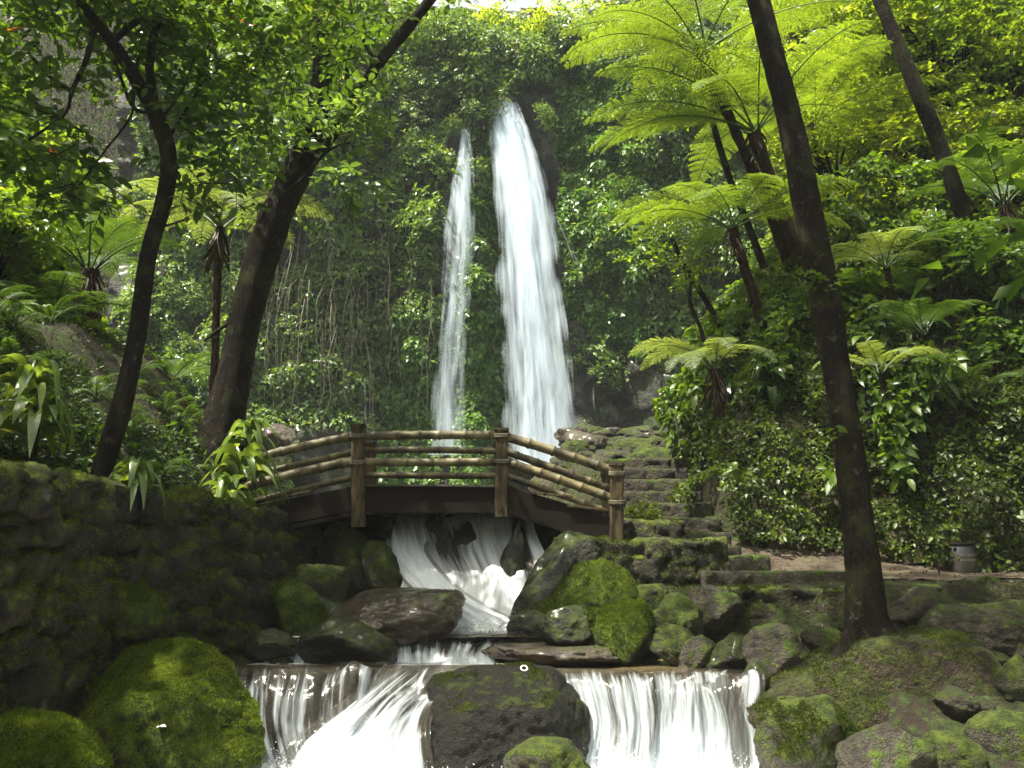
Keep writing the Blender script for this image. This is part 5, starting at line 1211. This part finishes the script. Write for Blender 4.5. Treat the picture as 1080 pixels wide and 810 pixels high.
# right bank: creeping cover low down
def t1(x, y, u, v):
    d = poly_d(RW, x, y); return (d > .0) & (d < 3.0) & (fbm(np.stack([x, y, 0*x], -1), 4, 3, 1.2) > -.38)
p, n = cover_pts(90000, 3, 13, 10, 29, t1, rng)
n = norm(n+np.stack([-.2+0*n[:, 0], -.4+0*n[:, 0], 0*n[:, 0]], 1))
p = p+n*(.75*np.clip(fbm(p, 93, 3, 1.1)+.1, 0, 1)+.30*np.clip(fbm(p, 94, 3, 3.2), -.3, 1))[:, None]
cover('creeping_plants', p, n, .105, L_COVER, T_SIMPLE, .6, .9, .1, 1, .45)
def t1c(x, y, u, v):
    d = poly_d(RW, x, y); return (d > .2) & (d < 3.5) & (fbm(np.stack([x, y*.7, 0*x], -1), 104, 3, 1.4) > .15)
p, n = cover_pts(9000, 3, 13, 10, 29, t1c, rng)
p = p+n*(.85*np.clip(fbm(p, 93, 3, 1.1)+.1, 0, 1)+.25)[:, None]
cover('creeping_plants', p, n, .24, L_BRIGHT, T_NICE, .5, .8, .35, 8, .4)
def t1b(x, y, u, v): 
    d = poly_d(RW, x, y); return (d > 2.0) & (d < 16)
p, n = cover_pts(70000, 3, 26, 10, 40, t1b, rng)
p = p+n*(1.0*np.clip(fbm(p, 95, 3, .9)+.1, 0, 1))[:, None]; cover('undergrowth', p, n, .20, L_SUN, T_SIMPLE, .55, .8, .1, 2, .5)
def t2(x, y, u, v):
    d = -poly_d(LW, x, y); return (d > .2) & (d < 18) & ((fbm(np.stack([x, y, 0*x], -1), 8, 3, .9) > .1) | (d > 4) | (y > 14))
p, n = cover_pts(60000, -26, 0, 7, 40, t2, rng)
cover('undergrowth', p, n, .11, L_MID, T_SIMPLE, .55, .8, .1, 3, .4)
def t2b(x, y, u, v):
    d = -poly_d(LW, x, y); return (d > .3) & (d < 4) & (fbm(np.stack([x, y, 0*x], -1), 28, 3, 1.3) > .08)
p, n = cover_pts(7000, -9, -3, 7.5, 14, t2b, rng)
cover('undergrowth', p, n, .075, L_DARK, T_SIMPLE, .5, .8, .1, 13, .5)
# moss and leaf litter over the near banks
def t3(x, y, u, v):
    return (poly_d(RW, x, y) < 0) & (-poly_d(LW, x, y) < 3.5) & (fbm(np.stack([x, y, 0*x], -1), 14, 3, 1.1) > .05) & (hgt(x, y, False) > -1.1) & ~((x > 2.5) & (y > 11))
p, n = cover_pts(45000, -8, 9, 6.5, 24, t3, rng); cover('moss_cover', p, n, .035, L_DMOSS, T_SIMPLE, .5, .8, 0, 4, .5)
def t4(x, y, u, v): return (poly_d(RW, x, y) < .5) & (-poly_d(LW, x, y) < 4) & (hgt(x, y, False) > -1.1)
p, n = cover_pts(6000, -8, 9, 6.5, 20, t4, rng); cover('leaf_litter', p, n, .06, L_DEAD, T_SIMPLE, .5, .5, 0, 5, .5)

# cliff ivy
def cliff_pts(n, test, rng):
    out = []; tot = 0
    lump = lambda x, z: 1.3*np.clip(fbm(np.stack([x, z*.8, 0*x], -1), 90, 3, .75)+.15, 0, 1)+.5*fbm(np.stack([x, z, 0*x], -1), 91, 3, 2.2)
    cliff_y = lambda x, z: globals()['cliff_y'](x, z)-lump(x, z)
    while tot < n:
        x = rng.uniform(-16, 14, 40000); z = rng.uniform(1.5, 26, 40000); m = test(x, z); x, z = x[m], z[m]
        y = cliff_y(x, z)+smooth(22.5, 27, z)*3.2; out.append(np.stack([x, y, z], -1)); tot += len(x)
    p = np.concatenate(out)[:n]; e = .1
    dx = (cliff_y(p[:, 0]+e, p[:, 2])-cliff_y(p[:, 0]-e, p[:, 2]))/(2*e); dz = (cliff_y(p[:, 0], p[:, 2]+e)-cliff_y(p[:, 0], p[:, 2]-e))/(2*e)
    return p, norm(np.stack([dx, -np.ones(n), dz], -1))
def bare(x, z):
    """bare wet rock: behind the falls and low on the right of them"""
    q = np.stack([x, z, 0*x], -1); w = .5*fbm(q, 50, 3, .6)
    return ((np.abs(x-.9-.1*(14-z)*.12) < 1.25+w) & (z < 21)) | ((x > .8) & (x < 8.5) & (z < 10.5-(x-1)*.55+2*w)) | ((np.abs(x+2.6) < .45+w) & (z < 20)) | ((x < -5) & (z < 6+4*w) & (x > -8.5))
p, n = cliff_pts(120000, lambda x, z: ~bare(x, z) & (fbm(np.stack([x, z, 0*x], -1), 51, 3, .8) > -.33), rng)
cover('cliff_foliage', p, n, .25, L_GREY, T_SIMPLE, .55, .9, .15, 6, .5, .35)
p, n = cliff_pts(40000, lambda x, z: ((np.abs(x+1.2-.03*(z-8)) < .95) & (z < 16)) | ((x > 2.0) & (x < 5.5) & (z > 8) & ~bare(x, z)) | ((x > -5.6) & (x < -3.2) & (z < 10)), rng)
cover('ivy', p, n, .21, L_IVY, T_HEART, .95, .5, .15, 7, .55, .6)
# hanging roots and vines on the left of the cliff
A = Acc(); rngv = np.random.default_rng(8)
for k in range(75):
    x = -7.3+rngv.normal()*1.9; z1 = rngv.uniform(9, 15); L = rngv.uniform(2, 7); y = float(cliff_y(np.array(x), np.array(z1)))-rngv.uniform(.5, 1.2)
    w_ = rngv.normal(size=6).cumsum()*.14; V, F = tube([[x+w_[q], y+(.5 if q == 0 else -.02*q), z1-L*q/5] for q in range(6)], np.linspace(.02, .006, 6)*rngv.uniform(.4, 1.5), 4, 0, 0, 4); A.add(V, F)
tag(A.mesh('hanging_roots', M_ROOT), 'fine pale roots hanging down the left part of the cliff', 'roots', None, 'stuff')

# ------------------------------------------------------------------ small things
M_RING = plain('white_plastic', (.6, .58, .5), .5, (.75, .73, .66), 20, .05)
a = np.linspace(0, 2*np.pi, 25)[:-1]; b = np.linspace(0, 2*np.pi, 9)[:-1]
V = np.array([[(.032+.007*math.cos(q))*math.cos(p_), (.032+.007*math.cos(q))*math.sin(p_), .007*math.sin(q)] for p_ in a for q in b])
F = np.array([[i*8+j, ((i+1) % 24)*8+j, ((i+1) % 24)*8+(j+1) % 8, i*8+(j+1) % 8] for i in range(24) for j in range(8)])
ring = tag(mk('ring', V, F, M_RING), 'small white ring lying on top of the dark front boulder', 'ring')
ring.location = P(553, 704, 8.2); ring.rotation_euler = (.7, 0, .2)
RING = ring
A = Acc(); leaves(A, np.array([[0, 0, 0.], [.02, 0, .0]]), np.array([[1, -.3, .1], [-.2, -1, .1]]), np.array([[0, -.4, 1.], [0, -.3, 1]]), np.array([.075, .06]), np.array([.05, .03]), T_NICE, np.array([1., .9]))
dl = tag(A.mesh('fallen_leaf', plain('pale_dead_leaf', (.3, .27, .24), .5, (.45, .42, .38), 20, .1)), 'pale fallen leaf lying on the big mossy boulder at left', 'leaf')
dl.location = P(166, 766, 7.0)

# drop small things onto what lies below them
bpy.context.view_layer.update(); dg = bpy.context.evaluated_depsgraph_get()
def drop(o, px, py, lift=.01):
    d = Vector(P(px, py, 1.0)).normalized(); o.hide_viewport = True
    hit, l_, n_v, _, ob, _ = SC.ray_cast(dg, Vector((0, 0, 0))+d*1.0, d)
    o.hide_viewport = False
    if hit: o.location = l_+n_v*lift
    return ob
ring.location.z -= 60; dl.location.z -= 60; bpy.context.view_layer.update(); dg = bpy.context.evaluated_depsgraph_get()
drop(ring, 553, 706, .012); drop(dl, 166, 765, .02)

# ------------------------------------------------------------------ damp air
hv = np.array([[x, y, z] for x in (-45, 45) for y in (-3, 75) for z in (-6, 48)], float)
hz, ht, hn, hl = nt('damp_air'); pv = N(hn, 'ShaderNodeVolumePrincipled'); pv.inputs['Color'].default_value = (.86, .93, 1, 1); pv.inputs['Density'].default_value = .0005
ho = N(hn, 'ShaderNodeOutputMaterial'); hl.new(pv.outputs[0], ho.inputs['Volume'])
haze = mk('haze', hv, np.array([[0, 1, 3, 2], [4, 6, 7, 5], [0, 4, 5, 1], [2, 3, 7, 6], [0, 2, 6, 4], [1, 5, 7, 3]]), hz, None, None, False)
tag(haze, None, None, None, 'stuff')

# ------------------------------------------------------------------ labels that single out the copies
LMK = [(926, 660, 'the foot of the tall bare trunk'), (856, 770, 'the grey capped boulder'), (935, 797, 'the brown bottom boulder'), (1042, 672, 'the big right edge boulder'), (771, 692, 'the round black stone'), (822, 688, 'the pale flat topped boulder'), (318, 648, 'the steep mossy slab'), (1000, 740, 'the right end of the moss mound'), (150, 300, 'the forked trunk'), (275, 260, 'the thick leaning trunk'), (868, 260, 'the tall bare trunk'), (795, 140, 'the long fronded tree fern'), (880, 180, 'the hairy trunked tree fern'),
       (1000, 300, 'the low slope tree fern'), (1060, 220, 'the right edge tree fern'), (775, 400, 'the tree fern on the green bank corner'), (965, 90, 'the upper right leaning trunk'), (1035, 120, 'the short sunlit trunk'),
       (558, 250, 'the tall waterfall'), (472, 260, 'the narrow waterfall'), (378, 450, 'the left bridge post'), (650, 500, 'the last bridge post'), (1014, 585, 'the barrel'), (735, 540, 'the stone steps'),
       (95, 330, 'the black tree fern trunk'), (60, 270, 'the tree fern at left'), (232, 250, 'the wide fronded tree fern'), (30, 460, 'the pale rosette plants'), (245, 500, 'the pale plants by the bridge'), (712, 445, 'the mossy topped block'),
       (607, 472, 'the black skyline boulder'), (540, 20, 'the bright sky gap'), (330, 20, 'the upper left canopy'), (745, 310, 'the thin gully stems')]
WH = {'shrubs on the right slope': 'shrub', 'bushes on the cliff face': 'grey green bush', 'leafy plants on the right slope': 'long leaved plant', 'bushes right of the waterfall': 'green bush', 'ferns on the left bank': 'fern',
      'ferns on the right slope': 'arching fern', 'trees on the right slope': 'sunlit tree', 'stones on the rubble slope': 'rubble stone', 'small stones between the bank boulders': 'bank stone', 'shrubs on the left hillside': 'shrub', 'trees on the left hillside': 'hillside tree',
      'small trees on the left bank': 'small bushy tree', 'trees on the cliff rim': 'rim tree', 'leafy plants on the left bank': 'broad leaved plant'}
seen = {}
for o in [o for o in SC.objects if o.parent is None and o.get('group') in WH]:
    w = WH[o['group']]; u, v = proj(np.array(o.location)); u, v = float(u), float(v); h_ = o.location[1]
    ds = sorted((math.hypot(u-a, v-b), nme, a, b) for a, b, nme in LMK); szs = o.scale[0]
    big = 'large' if szs > (1.15 if 'stone' not in w else .75) else ('small' if szs < (.85 if 'stone' not in w else .42) else 'middling')
    for i in range(24):
        d, nme, a, b = ds[i % 8]
        ang = math.degrees(math.atan2(b-v, u-a)) % 360
        dirs = ['right of', 'above and right of', 'above', 'above and left of', 'left of', 'below and left of', 'below', 'below and right of'][int((ang+22.5)//45) % 8]
        near = 'close' if d < 35 else ('a little' if d < 80 else ('some way' if d < 150 else 'far'))
        lab = f'{big} {w} {near} {dirs} {nme}'
        if i >= 8: lab += ', farther' if h_ > 18 else ', nearer'
        if i >= 16: lab = lab.replace(w, 'leafy '+w) if 'stone' not in w else lab.replace(w, 'grey brown '+w)
        lab = lab.replace('a little above', 'just above').replace('some way', 'well')
        if len(lab.split()) > 16: lab = lab.replace(' and ', '-').replace('leafy ', '')
        if lab not in seen: break
    seen[lab] = 1; o['label'] = lab
